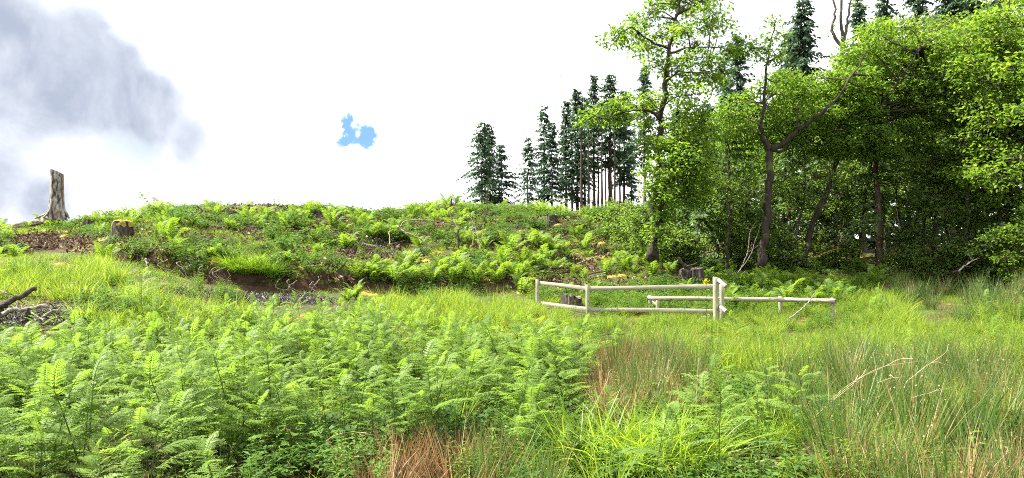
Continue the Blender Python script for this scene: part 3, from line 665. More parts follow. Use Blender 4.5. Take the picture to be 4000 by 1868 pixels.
# the wood itself: birches, hazels and sallows filling the edge and the depth
WD = 'broadleaf trees filling the wood'
wt = [  # px, d, top row, crown_lo, radius, seed, mat, n, lean, label
    (3640, 30, -10, .2, 2.0, 201, 'birch', 40, .03, 'birch with fine pale leaves right of the leaning oak'),
    (3760, 28, 110, .12, 2.0, 202, 'birch', 40, .02, 'bushy birch in front of the near-black spruces'),
    (3900, 27, -60, .12, 2.0, 203, 'oak', 46, .04, 'bright green tree reaching the top at the right edge'),
    (4060, 26, -120, .1, 2.2, 204, 'oak', 44, -.02, 'bright leafy tree cut by the right edge of the picture'),
    (3560, 33, 330, .1, 2.0, 205, 'birch', 36, 0, 'shaded birch behind the drooping conifer'),
    (3330, 34, 380, .1, 2.0, 206, 'birch', 36, -.05, 'birch thicket tree behind the slanting trunk'),
    (3200, 35, 420, .1, 2.0, 207, 'birch', 34, .02, 'pale leaved tree seen through the fork of the oak'),
    (3060, 35, 380, .1, 1.9, 208, 'birch', 34, 0, 'tree crowding the back of the forked oak'),
    (2920, 34, 430, .1, 1.8, 209, 'oak', 34, 0, 'bright tree filling the gap left of the forked oak'),
    (2800, 33, 480, .1, 1.6, 210, 'oak', 34, .03, 'leafy tree between the tall oak and the forked oak'),
    (2690, 32, 520, .08, 1.3, 211, 'birch', 26, 0, 'small tree directly behind the tall oak'),
    (3460, 37, 90, .15, 2.2, 212, 'birch', 36, 0, 'tree behind the upper trunk of the drooping conifer'),
    (3700, 36, 60, .1, 2.2, 213, 'birch', 36, 0, 'deep set birch under the near-black spruces'),
    (3850, 34, 0, .1, 2.2, 214, 'birch', 36, 0, 'deep set birch at the right end of the wood'),
    (4000, 33, -60, .1, 2.2, 215, 'birch', 36, 0, 'deep set tree behind the right edge birches'),
    (3140, 42, 250, .1, 2.4, 216, 'birch', 30, 0, 'inner tree low behind the tall dark spruce'),
    (2980, 42, 300, .1, 2.2, 217, 'birch', 30, 0, 'inner tree left of the tall dark spruce'),
    (4250, 30, 0, .1, 2.4, 218, 'oak', 34, 0, 'broad tree standing outside the right edge'),
]
for px, d, top, lo, R, sd, mt, n, ln, lab in wt:
    wood_tree('birch_tree' if mt == 'birch' else 'broadleaf_tree', lab, px, d, top, lo, R, sd, (.12, .085) if mt == 'birch' else (.16, .09), mt, 'greybark' if mt == 'birch' else 'bark', n if d < 31 else int(n * .65), .72, 34, .11, ln, WD)
# thin trunks one can tell apart in the shade
for i, (px, d, top, ln) in enumerate([(2838, 27.5, 620, .01), (3120, 28.2, 560, .04), (3345, 30.5, 560, .1), (3275, 30, 640, -.06), (3520, 31.5, 560, .02), (3610, 30, 640, -.03), (3700, 29.2, 620, .02), (3200, 30.5, 700, .08)]):
    lab = ['thin dark trunk standing left of the forked oak', 'thin trunk right beside the forked oak', 'mossy leaning trunk left of the drooping conifer', 'thin trunk under the slanting oak',
           'slim trunk in shade right of the drooping conifer', 'crooked thin trunk in the dim middle of the right wood', 'thin trunk near the dark right-hand boughs', 'slanting pole beneath the leaning oak'][i]
    wood_tree('understorey_tree', lab, px, d, top, .45, 1.0, 240 + i, (.11, .07), 'birch', 'bark', 12, .5, 18, .075, ln, 'slim trunks under the canopy')
# shrubs at the foot of the wood
for i, (px, d, hgt, R, mt, lab) in enumerate([(2480, 30, 1.9, 1.0, 'birch', 'leafy shrub at the end of the ridge left of the tall oak'), (2430, 33, 1.7, .9, 'birch', 'shrub on the slope below the ridge spruces'), (2530, 28.5, 2.2, .9, 'birch', 'dense shrub around the foot of the tall oak'),
        (2640, 27.5, 1.5, .8, 'birch', 'low shrub in the shade right of the tall oak'), (2900, 28.5, 1.8, 1.0, 'birch', 'dim hazel shrub before the forked oak'), (3040, 28.5, 1.5, .9, 'birch', 'hazel shrub just right of the forked oak trunk'),
        (3560, 29, 1.9, 1.1, 'birch', 'shrub with fine leaves right of the drooping conifer'), (3680, 28, 1.7, 1.1, 'birch', 'rounded shrub in the dark right-hand wood'), (3260, 30, 1.8, 1.1, 'birch', 'shrub below the slanting trunk'), (3840, 27, 1.6, 1.1, 'birch', 'shrub before the dark right-hand conifer'),
        (4010, 25.5, 2.2, 1.2, 'oak', 'bright shrub cut by the right edge')]):
    rng = rg(300 + i); b = on(px, d)
    stems = [([b + A(0, 0, -.1), b + A(q * .25, rng.normal(0, .15), hgt * .45), b + A(q * .6, rng.normal(0, .2), hgt * .85)], .03, .008) for q in rng.uniform(-R, R, 5)]
    root = broadleaf('hazel_shrub', lab, b, stems, auto_clumps(b + A(0, 0, hgt * .55), A(R, R * .8, hgt * .5), 20, rng, .38, 22), (.1, .07), mt, 'bark', 7, .1, 300 + i, 'shrubs along the foot of the wood', sides=5)
    root['category'] = 'shrub'
# ------------------------------------------------------------------ fence and rail
def rot_to(p0, p1):
    p0, p1 = np.asarray(p0, float), np.asarray(p1, float); x = Vector(p1 - p0).normalized(); z = Vector((0, 0, 1)); y = z.cross(x)
    if y.length < .05: y = Vector((0, 1, 0))
    y.normalize(); z = x.cross(y)
    return Matrix(((x.x, y.x, z.x), (x.y, y.y, z.y), (x.z, y.z, z.z)))
def round_log(name, p0, p1, r, parent, seed=0, r1=None, label=None):
    """turned log from p0 to p1 with chamfered ends; sawn end faces are sub-parts"""
    L_ = float(np.linalg.norm(np.asarray(p1) - np.asarray(p0))); r1 = r1 or r; ch = min(.012, L_ * .1)
    xs = [0, ch] + list(np.linspace(ch, L_ - ch, 7)[1:-1]) + [L_ - ch, L_]; k = len(xs)
    rad = np.interp(xs, [0, L_], [r, r1]); rad[0] *= .86; rad[-1] *= .86
    path = np.stack([xs, rg(seed).normal(0, .002, k), rg(seed + 1).normal(0, .002, k)], 1)
    mb = MB(); add_tube(mb, path, rad, 14, rough=.012, seed=seed)
    o = mb.build(name, M['wood'], parent, True); o.matrix_local = Matrix.Translation(Vector(p0) - parent.location) @ rot_to(p0, p1).to_4x4()
    for e, rr, s in ((0, rad[0], -1), (L_, rad[-1], 1)):
        a = np.linspace(0, 2 * np.pi, 14, endpoint=False); c = MB()
        c.add(np.vstack([np.stack([np.full(14, e), np.cos(a) * rr * .995, np.sin(a) * rr * .995], 1), [[e + s * .002, 0, 0]]]), [[i, (i + 1) % 14, 14] if s > 0 else [(i + 1) % 14, i, 14] for i in range(14)])
        c.build('end_grain', M['woodend'], o)
    if label: o['label'] = label
    return o
def board(name, p0, p1, w, t, parent, seed=0):
    L_ = float(np.linalg.norm(np.asarray(p1) - np.asarray(p0))); b = .008; mb = MB(); rng = rg(seed)
    prof = np.array([(-t / 2 + b, -w / 2), (t / 2 - b, -w / 2), (t / 2, -w / 2 + b), (t / 2, w / 2 - b), (t / 2 - b, w / 2), (-t / 2 + b, w / 2), (-t / 2, w / 2 - b), (-t / 2, -w / 2 + b)])
    xs = np.linspace(0, L_, 9); V = []
    for x in xs:
        q = prof + rng.normal(0, .0015, prof.shape) + A(0, .004 * math.sin(x * 2.1 + seed)); V.append(np.column_stack([np.full(8, x), q]))
    V = np.vstack(V); Fq = [[i * 8 + j, i * 8 + (j + 1) % 8, i * 8 + 8 + (j + 1) % 8, i * 8 + 8 + j] for i in range(8) for j in range(8)]
    mb.add(V, Fq)
    for e, fl in ((0, 1), (64, 0)):
        mb.add(V[e:e + 8], [[0, 1, 2, 3], [0, 3, 4, 7], [4, 5, 6, 7]] if not fl else [[3, 2, 1, 0], [7, 4, 3, 0], [7, 6, 5, 4]])
    o = mb.build(name, M['wood'], parent); o.matrix_local = Matrix.Translation(Vector(p0) - parent.location) @ rot_to(p0, p1).to_4x4()
    return o
def build_fence():
    pA, pB, pC = at(2099, 1090, 21.6), at(2295, 1113, 20.4), at(2795, 1082, 19.6)
    f = empty('rail_fence', (pB[0], pB[1], hz(pB[0], pB[1])), 'pale wooden two-rail fence with round posts across the grass', 'fence')
    for i, (p, r) in enumerate(((pA, .05), (pB, .053), (pC, .07))):
        round_log('post', (p[0], p[1], hz(p[0], p[1]) - .25), tuple(p), r, f, i, label='thick gate post at the end of the rails' if i == 2 else None)
    def rail(x0, y0, d0, x1, y1, d1, sd): board('rail', at(x0, y0, d0), at(x1, y1, d1), .106, .04, f, sd)
    rail(2107, 1106, 21.6, 2289, 1126.5, 20.45, 1); rail(2107, 1185, 21.6, 2289, 1207, 20.45, 2)
    rail(2302, 1127.5, 20.4, 2786, 1119, 19.66, 3); rail(2302, 1209, 20.4, 2786, 1216, 19.66, 4)
    pD = at(2820, 1110, 19.9)
    round_log('post', (pD[0], pD[1], hz(pD[0], pD[1]) - .25), tuple(pD), .062, f, 9)
    round_log('return_rail', at(2803, 1091, 19.62), at(2836, 1120, 19.0), .05, f, 12, label='short round rail slanting down from the gate post')
    round_log('return_rail', at(2811, 1195, 19.7), at(2837, 1218, 19.0), .05, f, 14)
build_fence()
def build_rail():
    p0, p1 = at(2527, 1165.5, 21.0), at(3062, 1171, 21.0)
    f = empty('log_rail', (p0[0], p0[1], hz(p0[0], p0[1])), 'low round-log rail barrier running right behind the fence', 'fence')
    round_log('rail', p0, p1, .06, f, 20)
    round_log('rail', at(3062, 1170, 21.13), at(3266, 1177, 20.4), .06, f, 22)
    for i, (px, py, d, r) in enumerate(((2540, 1152, 21.14, .052), (2568, 1176, 20.5, .045), (3048, 1155, 21.16, .056), (3252, 1164, 20.55, .056))):
        q = at(px, py, d); round_log('post', (q[0], q[1], hz(q[0], q[1]) - .25), tuple(q), r, f, 30 + i)
    board('brace', at(2546, 1178, 21.05), at(2564, 1192, 20.55), .09, .035, f, 5)
    round_log('ground_log', at(2527, 1239, 20.6), at(2800, 1243, 20.3), .05, f, 40, label='pale log lying low in the grass below the rail')
build_rail()

# ------------------------------------------------------------------ stumps, logs, branches
def stump(label, base, r, hgt, seed, mat='stump', flare=.5, taper=.9, jag=.11, lobes=5, moss=False, cut_tilt=0.0, group='cut stumps on the felled slope', name='tree_stump', segs=28):
    rng = rg(seed); root = empty(name, tuple(base), label, 'stump', group, rng.uniform(-.3, .3))
    n, k = segs, 12; a = np.linspace(0, 2 * np.pi, n, endpoint=False); t = np.linspace(0, 1, k); ph = rng.uniform(0, 6.28, 3)
    lob = .6 + .4 * np.cos(lobes * a + ph[0]) + .25 * np.cos((lobes + 2) * a + ph[1])
    ridge = .05 * np.cos(13 * a + ph[2]) + rng.normal(0, .05, n); V = []
    top = hgt * (1 + jag * np.cos(a + ph[1]) + rng.normal(0, jag * .5, n) + cut_tilt * np.cos(a - 3.6))
    for i, q in enumerate(t):
        rad = r * (1 + (taper - 1) * q + ridge + rng.normal(0, .012, n)) + r * flare * (1 - q) ** 3.2 * lob
        V.append(np.stack([np.cos(a) * rad, np.sin(a) * rad, -.2 + (top + .2) * q], 1))
    V = np.vstack(V); i = np.arange(k - 1)[:, None] * n; j = np.arange(n)[None, :]; j2 = (j + 1) % n
    mb = MB(); mb.add(V, np.stack([i + j, i + j2, i + n + j2, i + n + j], -1).reshape(-1, 4)); mb.build('bark', M[mat], root, True)
    rim = V[-n:] * A(.97, .97, 1); c = MB(); mid = rim * A(.55, .55, 1) + A(0, 0, -.02) + rng.normal(0, .012, rim.shape); mid[:, 2] = mid[:, 2] * .5 + mid[:, 2].mean() * .5
    W = np.vstack([rim - A(0, 0, .004), mid, [[0, 0, mid[:, 2].mean() - .01]]]); jj = np.arange(n); j2 = (jj + 1) % n
    c.add(W, np.stack([jj, j2, n + j2, n + jj], 1)); c.T.append(np.stack([n + jj, n + j2, np.full(n, 2 * n)], 1)); c.build('cut_face', M['stumptop'], root)
    if moss:
        m_ = MB(); g = 20; aa = np.linspace(0, 2 * np.pi, g, endpoint=False); rows = []
        for q, zz in ((1.12, -.12), (1.06, .0), (.8, .05), (.4, .07)):
            rows.append(np.stack([np.cos(aa) * r * taper * q * (1 + rng.normal(0, .05, g)), np.sin(aa) * r * taper * q * (1 + rng.normal(0, .05, g)), hgt + zz + rng.normal(0, .03, g)], 1))
        W = np.vstack(rows + [[[0, 0, hgt + .055]]]); Q = [[r_ * g + j, r_ * g + (j + 1) % g, r_ * g + g + (j + 1) % g, r_ * g + g + j] for r_ in range(3) for j in range(g)]
        m_.add(W, Q); m_.T.append(np.array([[3 * g + j, 3 * g + (j + 1) % g, 4 * g] for j in range(g)])); m_.build('moss_cap', M['moss'], root, True)
    return root
# the tall standing stump on the left skyline
tb = on(218, 33.5); tb[2] = at(218, 842, 33.5)[2]
TH = at(218, 672, 33.5)[2] - tb[2]
ts = stump('tall pale peeling stump standing on the left skyline', tb, .28, TH, 501, 'palestump', .5, .86, .02, 5, cut_tilt=.04, group=None, name='tall_stump', segs=36)
for j, (ax, ln) in enumerate(((2.9, .9), (4.0, .6), (5.6, .55), (.2, .5))):
    rt = MB(); c_, s_ = math.cos(ax), math.sin(ax); add_tube(rt, spline([A(c_ * .2, s_ * .2, .3), A(c_ * .38, s_ * .38, .06), A(c_ * ln, s_ * ln, -.12)], 4), np.linspace(.11, .03, 9), 6, rough=.12, seed=j); rt.build('root', M['palestump'], ts, True)
for j in range(3):
    ax = rg(j).uniform(0, 6.28); spk = MB(); q = A(math.cos(ax) * .21, math.sin(ax) * .21, TH * .93); add_tube(spk, [q, q + A(0, 0, .1), q + A(rg(j + 9).normal(0, .02), 0, rg(j + 5).uniform(.1, .16))], [.035, .02, .003], 4); spk.build('splinter', M['darkwood'], ts)
sl = MB(); add_tube(sl, spline([A(.25, -.1, .2), A(.23, -.1, TH * .5), A(.21, -.09, TH * .92)], 4), [.05, .045, .04, .04, .035, .03, .03, .025, .02], 5, rough=.15, seed=3); q = sl.build('bark_strip', rough_material('red_brown_bark_strip', [(.3, (.08, .04, .025)), (.7, (.22, .12, .075))], 8, (2, 2, .4)), ts, True); q['label'] = 'red-brown strip of bark down the right side'
for px, py, r, hg, lab, mo, sd in [
    (345, 905, .26, .42, 'dark sawn stump right of the tall stump', False, 510),
    (478, 930, .34, .5, 'moss-capped stump above the head of the clay bank', True, 511),
    (905, 860, .34, .28, 'dark low stump with roots on the left skyline', False, 512),
    (1262, 850, .5, .28, 'broad dark rotten stump under a fern on the skyline', False, 513),
    (1308, 935, .17, .33, 'small dark stump in the ferns of the middle slope', False, 514),
    (1640, 1005, .15, .3, 'small brown stump beside the bright moss patch', False, 515),
    (2152, 880, .32, .42, 'large grey sawn stump below the ridge spruces', False, 516),
    (2045, 985, .3, .42, 'grey stump with a pale root left of the moss streak', False, 517),
    (2352, 985, .22, .3, 'rounded mossy stump on the slope left of the oak', True, 519),
    (2180, 900, .2, .18, 'low mossy stump just below the large grey stump', True, 520),
    (1862, 1020, .18, .3, 'leaning dark stump in the ferns above the fence', False, 521),
    (1045, 985, .15, .25, 'small black stump above the clay bank', False, 522),
    (2262, 1390, .13, .25, 'small weathered post-like stump among the brown rushes', False, 523),
    (2660, 1400, .2, .28, 'dark rotten stump half hidden in the rushes', False, 524)]:
    stump(lab, hit(px, py), r, hg, sd, moss=mo, flare=.75, taper=.85)
fs = on(2232, 21.9); fs[2] = at(2232, 1226, 21.9)[2]
stump('dark hollow stump behind the left fence rails', fs, .34, .5, 518, flare=.8, taper=.82, jag=.14)
big = stump('wide dark stump at the wood edge with a splintered branch on top', hit(2702, 1108), .42, .48, 530, flare=.35)
sp = MB(); add_tube(sp, spline([A(-.1, 0, .45), A(-.28, -.05, .62), A(-.48, -.05, .84)], 4), np.linspace(.09, .035, 9), 6, rough=.2, seed=4, cap=True); add_tube(sp, spline([A(-.2, 0, .55), A(.05, -.1, .62), A(.25, -.1, .75)], 3), np.linspace(.04, .01, 7), 5, cap=True)
sp.build('splintered_branch', M['darkwood'], big, True)

def branch(label, pts, r0, r1, seed=0, mat='deadwood', twigs=4, name='dead_branch', group='dead branches on the ground', n=6):
    P = np.asarray(pts, float); base = P[0].copy(); p = spline(P, 5); rng = rg(seed); p[1:-1] += rng.normal(0, .35 * r0, p[1:-1].shape)
    mb = MB(); add_tube(mb, p, np.linspace(r0, r1, len(p)), n, rough=.1, seed=seed, cap=True); L_ = np.linalg.norm(P[-1] - P[0])
    root = mb.build(name, M[mat], None, True, tuple(base), base); tag(root, label, 'branch', group)
    for _ in range(twigs):
        i = rng.integers(len(p) // 3, len(p) - 1); d = unit(rng.normal(0, 1, 3) + A(0, 0, .5) + unit(P[-1] - P[0])); l = L_ * rng.uniform(.12, .3)
        tm = MB(); add_tube(tm, spline([p[i], p[i] + d * l * .5 + rng.normal(0, .04 * l, 3), p[i] + d * l + rng.normal(0, .12 * l, 3)], 3), np.linspace(r1 * .9 + .002, .003, 7), 4); tm.build('twig', M[mat], root, offset=base)
    return root
def bpx(label, pts, r0, r1, **k): return branch(label, path_px(pts), r0, r1, **k)
dS = 29
bpx('pale curved branch arching over the middle of the slope', [(1565, 885, 29), (1590, 862, 29), (1680, 862, 29.2), (1760, 880, 29.4), (1800, 892, 29.4)], .03, .012, seed=1)
bpx('bleached fallen branch below the copper leaved twigs', [(1552, 885, 28.6), (1580, 905, 28.5), (1625, 925, 28.4), (1645, 935, 28.3)], .04, .02, seed=2)
bpx('thin crooked branch hanging down the slope from the brash heap', [(1640, 930, 28.4), (1665, 965, 28.1), (1700, 1005, 27.6)], .018, .008, seed=3, mat='darkwood')
bpx('standing dead stick with forks right of the brash heap', [(1880, 1000, 27.8), (1868, 930, 28), (1850, 870, 28.2), (1828, 840, 28.4)], .022, .008, seed=4, twigs=6)
bpx('bent grey stem curving up to the skyline above the fence', [(1862, 905, 29), (1890, 860, 29.4), (1905, 810, 29.6), (1900, 755, 29.8)], .016, .006, seed=5, mat='darkwood', twigs=3)
bpx('leaning thin stick beside the forked dead stick', [(1845, 960, 28), (1850, 920, 28.1), (1842, 895, 28.2)], .02, .012, seed=6, twigs=5)
bpx('short upright broken stem at the right of the brash heap', [(1792, 975, 28.2), (1790, 930, 28.2), (1788, 895, 28.2)], .045, .03, seed=7, mat='darkwood', twigs=5)
bpx('thin grey pole rising from the ferns below the skyline', [(1768, 872, 31), (1760, 840, 31), (1754, 820, 31)], .02, .012, seed=8, twigs=1)
bpx('dark snag of root poking above the skyline', [(1756, 830, 35), (1762, 800, 35), (1764, 775, 35)], .07, .03, seed=9, mat='darkwood', twigs=3)
bpx('pale stick lying among litter on the middle slope', [(1520, 905, 28.8), (1522, 940, 28.4), (1524, 958, 28.2)], .02, .012, seed=10, twigs=2)
bpx('dead stick angled against the sky on the left skyline', [(905, 862, 34), (880, 830, 34), (862, 806, 34)], .03, .015, seed=11, twigs=2)
bpx('two-pronged dead branch standing against the sky', [(1045, 835, 35), (1068, 815, 35), (1073, 790, 35), (1066, 755, 35)], .025, .01, seed=12, twigs=2)
bpx('dead branch slanting left against the sky', [(1072, 788, 35), (1052, 772, 35), (1030, 758, 35)], .016, .006, seed=13, twigs=0)
bpx('straight dead stick leaning right on the skyline', [(1085, 838, 34.5), (1105, 815, 34.5), (1124, 793, 34.5)], .026, .014, seed=14, twigs=1)
bpx('knobbly upright twig on the skyline left of the dark stump', [(1182, 838, 34.5), (1178, 805, 34.5), (1172, 778, 34.5)], .02, .008, seed=15, twigs=3)
bpx('short dead stick above the dark rotten stump', [(1210, 845, 34), (1230, 825, 34), (1252, 800, 34)], .02, .01, seed=16, twigs=1)
bpx('fallen log with roots lying left of the tall stump', [(55, 880, 33), (110, 874, 33), (165, 862, 33), (190, 845, 33.2)], .13, .06, seed=17, twigs=2, name='fallen_log', n=9)
bpx('dark split log under the fallen log beside the tall stump', [(52, 895, 32.6), (100, 888, 32.6), (150, 876, 32.7)], .1, .06, seed=18, mat='darkwood', twigs=2, name='fallen_log', n=8)
bpx('grey plank-like log on the bare soil right of the tall stump', [(215, 940, 30), (260, 937, 30), (320, 938, 30)], .06, .05, seed=19, twigs=0, name='fallen_log', n=8)
bpx('thin log on the bare soil below the grey plank-like log', [(225, 955, 29.3), (280, 950, 29.4), (345, 950, 29.5)], .045, .03, seed=20, mat='darkwood', twigs=1, name='fallen_log')
bpx('thick dark branch rising to the right at the left edge', [(-30, 1235, 14.6), (5, 1205, 14.6), (60, 1165, 14.7), (143, 1127, 14.9)], .07, .045, seed=21, mat='darkwood', twigs=0, n=9)
bpx('bleached log across the brash at the left edge', [(-40, 1240, 14.9), (60, 1212, 15), (190, 1200, 15.1)], .05, .035, seed=22, twigs=2, n=8)
bpx('forked dark snag standing up out of the brash at the left edge', [(98, 1262, 14.4), (104, 1235, 14.4), (112, 1210, 14.4)], .055, .045, seed=23, mat='darkwood', twigs=1, n=8)
bpx('thin pale branch curving over the brash', [(170, 1235, 14.6), (210, 1215, 14.6), (245, 1210, 14.7), (270, 1216, 14.7)], .022, .012, seed=24, twigs=3)
bpx('short grey stick sloping down through the brash', [(125, 1222, 14.5), (150, 1240, 14.4), (172, 1252, 14.3)], .016, .01, seed=25, twigs=2)
bpx('thin crossed stick at the far left of the brash', [(-20, 1130, 15.6), (10, 1140, 15.5), (26, 1145, 15.4)], .02, .012, seed=26, twigs=2)
bpx('pale stick lying among bracken below the brash', [(335, 1284, 13.2), (360, 1287, 13.2), (385, 1290, 13.2)], .022, .018, seed=27, twigs=0)
bpx('grey dead branch leaning against the log rail', [(3072, 1255, 19.6), (3110, 1225, 19.8), (3150, 1190, 20), (3182, 1146, 20.2)], .022, .012, seed=28, twigs=1)
bpx('dead branch on the dark chippings below the clay bank', [(1025, 1158, 21.6), (1042, 1172, 21.4), (1055, 1182, 21.3), (1050, 1195, 21.2)], .02, .01, seed=29, twigs=3)
bpx('bleached driftwood-like root hanging on the clay bank', [(568, 1012, 23.2), (572, 1028, 23.1), (576, 1040, 23.0)], .04, .02, seed=30, twigs=2)
bpx('dark rotten log lying across the middle of the rushes', [(2365, 1303, 16), (2400, 1308, 16), (2440, 1304, 16)], .03, .02, seed=31, mat='darkwood', twigs=1, name='fallen_log')
bpx('tumbled dead branches at the foot of the right-hand wood', [(3720, 1065, 26.5), (3760, 1045, 26.6), (3785, 1015, 26.8)], .05, .02, seed=32, mat='darkwood', twigs=7)
bpx('grey fallen stick in shade before the right-hand wood', [(3745, 1060, 26), (3780, 1030, 26), (3830, 1000, 26.4)], .03, .012, seed=33, twigs=6)
bpx('yellow mossy dead branch under the leaning oak', [(3180, 1010, 29), (3230, 985, 29), (3280, 970, 29)], .03, .012, seed=34, mat='moss', twigs=6)
bpx('thin bare sapling stem slanting before the forked oak', [(2890, 1060, 26.5), (2920, 985, 26.8), (2930, 910, 27), (2955, 862, 27)], .016, .007, seed=35, twigs=2)
bpx('second bare stem slanting before the forked oak', [(2880, 1068, 26.5), (2930, 1000, 26.8), (2950, 940, 27), (2975, 870, 27)], .016, .007, seed=36, twigs=2)
# roots hanging out of the clay bank
for i, (px, py) in enumerate([(640, 1022), (690, 1030), (735, 1040), (780, 1046), (830, 1052), (850, 1056), (870, 1050), (890, 1058), (1085, 1098), (1120, 1100), (1150, 1104), (1215, 1108), (1240, 1100)]):
    d = 22.85 + (i % 3) * .06; rng = rg(700 + i); q = at(px, py, d)
    branch('thin pale root hanging out of the cut clay bank', [q + A(0, .25, .05), q, q + A(rng.uniform(-.3, .3), -.06, -rng.uniform(.1, .2)), q + A(rng.uniform(-.6, .6), -.1, -rng.uniform(.25, .45))], .016, .004, 720 + i, 'deadwood', 3, 'hanging_root', 'roots hanging from the clay bank', 5)
# brash on the slope and in the left corner
for i in range(70):
    rng = rg(800 + i)
    if 33 < i: q = hit(rng.uniform(450, 2600), rng.uniform(830, 1110), 22); lab, gr = 'broken dead stick lying across the felled slope', 'sticks across the felled slope'
    elif i < 20: q = hit(rng.uniform(1420, 2000), rng.uniform(840, 1010), 20); lab, gr = 'thin brown dead twig in the brash on the slope', 'brash twigs on the slope'
    else: q = hit(rng.uniform(-60, 260), rng.uniform(1195, 1262), 13); lab, gr = 'small dead twig in the brash at the left edge', 'brash twigs at the left edge'
    a = rng.uniform(0, 6.28); L_ = rng.uniform(.5, 1.3) * (1.5 if i > 33 else 1); e = q + A(math.cos(a) * L_, math.sin(a) * L_ * .5, 0); e[2] = hz(e[0], e[1]) + rng.uniform(.02, .35)
    branch(lab, [q + A(0, 0, .03), (q + e) / 2 + A(0, 0, rng.uniform(.03, .15)), e], .014 if i < 34 else .026, .005 if i < 34 else .012, 800 + i, rng.choice(['deadwood', 'darkwood', 'darkwood']), 4, 'brash_twig', gr, 4)
# ------------------------------------------------------------------ ground plants: prototypes
def fern_frond_arrays(n_pairs, length, width, arch, rng, two_level=True, pin=5):
    """a frond along +x, arching; pinnae are rows of pinnules"""
    t = np.linspace(.1, .985, n_pairs); X = length * (t - arch * .18 * t * t); Z = length * arch * (np.sin(t * 1.9) * .42 - .34 * t * t)
    prof = np.clip(np.sin(np.clip(t * 1.05 + .12, 0, 1) * np.pi) ** .75, .05, 1) * width * (1 - .35 * t)
    P, D, N_, L_, W_, V_ = [], [], [], [], [], []
    for i in range(n_pairs):
        for s in (-1, 1):
            b = A(X[i], 0, Z[i]); d = unit(A(.45, s, -.14 + rng.normal(0, .1))); l = prof[i] * rng.uniform(.85, 1.1); spc = length / n_pairs
            vv = .45 + .25 * t[i] + rng.normal(0, .07)
            if two_level and l > .03:
                m = max(3, int(pin * l / width) + 1); q = np.linspace(.12, 1, m)
                for k in range(m):
                    for s2 in (-1, 1):
                        P.append(b + d * l * q[k] * .92 + A(0, 0, -.06 * l * q[k] ** 2)); D.append(unit(d * .75 + np.cross(A(0, 0, 1), d) * s2 * .9)); N_.append(A(0, rng.normal(0, .2), 1)); L_.append(spc * .74 * (1.1 - .75 * q[k])); W_.append(l / m * 1.25); V_.append(vv)
            else:
                P.append(b); D.append(d); N_.append(A(rng.normal(0, .25), rng.normal(0, .2), 1)); L_.append(l); W_.append(spc * .82); V_.append(vv)
    V, Fq = leaf_quads(np.array(P), np.array(D), np.array(N_), np.array(L_), np.array(W_), .12, .12, .45)
    tt = np.linspace(0, 1, 8); rach = np.stack([length * (tt - arch * .18 * tt * tt), np.zeros(8), length * arch * (np.sin(tt * 1.9) * .42 - .34 * tt * tt)], 1)
    return V, Fq, np.repeat(np.clip(V_, 0, 1), 4), rach
def frond_mesh(name, seed, n=14, length=1.0, width=.26, arch=.8, mat='fern', two=True, pin=5, rr=.008):
    rng = rg(seed); V, Fq, vv, ra = fern_frond_arrays(n, length, width, arch, rng, two, pin); mb = MB(); mb.add(V, Fq, vv)
    add_tube(mb, ra, np.linspace(rr, rr * .3, len(ra)), 3, v=.2); return mb.mesh(name, M[mat])
FROND = [frond_mesh('frond', 900 + i, 15, 1.0, .2 + .03 * (i % 2), .75 + .15 * i) for i in range(3)]
BLADE = [frond_mesh('bracken_blade', 910 + i, 13, 1.0, .30, .35 + .12 * i, 'bracken', True, 6, .006) for i in range(3)]
def mat4(loc, rz, pitch, roll, s):
    return Matrix.Translation(Vector(loc)) @ Matrix.Rotation(rz, 4, 'Z') @ Matrix.Rotation(-pitch, 4, 'Y') @ Matrix.Rotation(roll, 4, 'X') @ Matrix.Diagonal((s, s, s, 1))
def bracken_layout(seed):
    """stalk path and blade placements of one bracken plant"""
    rng = rg(seed); Hh = rng.uniform(.62, .85); lean = rng.normal(0, .13, 2); az = rng.uniform(0, 6.28)
    st_ = np.array([[lean[0] * t ** 1.5, lean[1] * t ** 1.5, Hh * t] for t in np.linspace(0, 1, 6)]); out = []
    for f, l, pt in ((.56, .48, .12), (.73, .40, .2), (.87, .28, .32), (.96, .17, .45)):
        p = A(lean[0] * f ** 1.5, lean[1] * f ** 1.5, Hh * f)
        for s in (0, math.pi): out.append((p, az + s + rng.normal(0, .18), pt + rng.normal(0, .14), rng.normal(0, .2), l * rng.uniform(.8, 1.2), rng.integers(3)))
    out.append((st_[-1], az + 1.57 + rng.normal(0, .5), .95 + rng.normal(0, .2), 0, .24 * rng.uniform(.8, 1.2), rng.integers(3)))
    return st_, out
LAY = [bracken_layout(920 + i) for i in range(10)]
STALK = []
for st_, _ in LAY:
    mb = MB(); add_tube(mb, st_, np.linspace(.0065, .003, len(st_)), 4); STALK.append(mb.mesh('stalk', M['cane']))
def joined(mats, meshes, mat, extra=None, name='plant'):
    mb = MB()
    for m4, me in zip(mats, meshes):
        n = len(me.vertices); co = np.empty(n * 3, np.float32); me.vertices.foreach_get('co', co); co = co.reshape(-1, 3); R = np.array(m4)
        co = co @ R[:3, :3].T + R[:3, 3]; v = np.empty(n, np.float32); me.attributes['v'].data.foreach_get('value', v)
        q = [tuple(p.vertices) for p in me.polygons]; Q = np.array([p for p in q if len(p) == 4]); T = [p for p in q if len(p) == 3]
        base = mb.n; mb.V.append(co); mb.v.append(v); mb.n += n; mb.Q.append(Q + base)
        if T: mb.T.append(np.array(T) + base)
    if extra is not None: add_tube(mb, *extra, 3, v=.1)
    return mb.mesh(name, mat)
BRACKEN = [joined([mat4(*b[:5]) for b in bl], [BLADE[b[5]] for b in bl], M['bracken'], (st_, np.linspace(.006, .003, 6)), 'bracken_fern') for st_, bl in LAY]

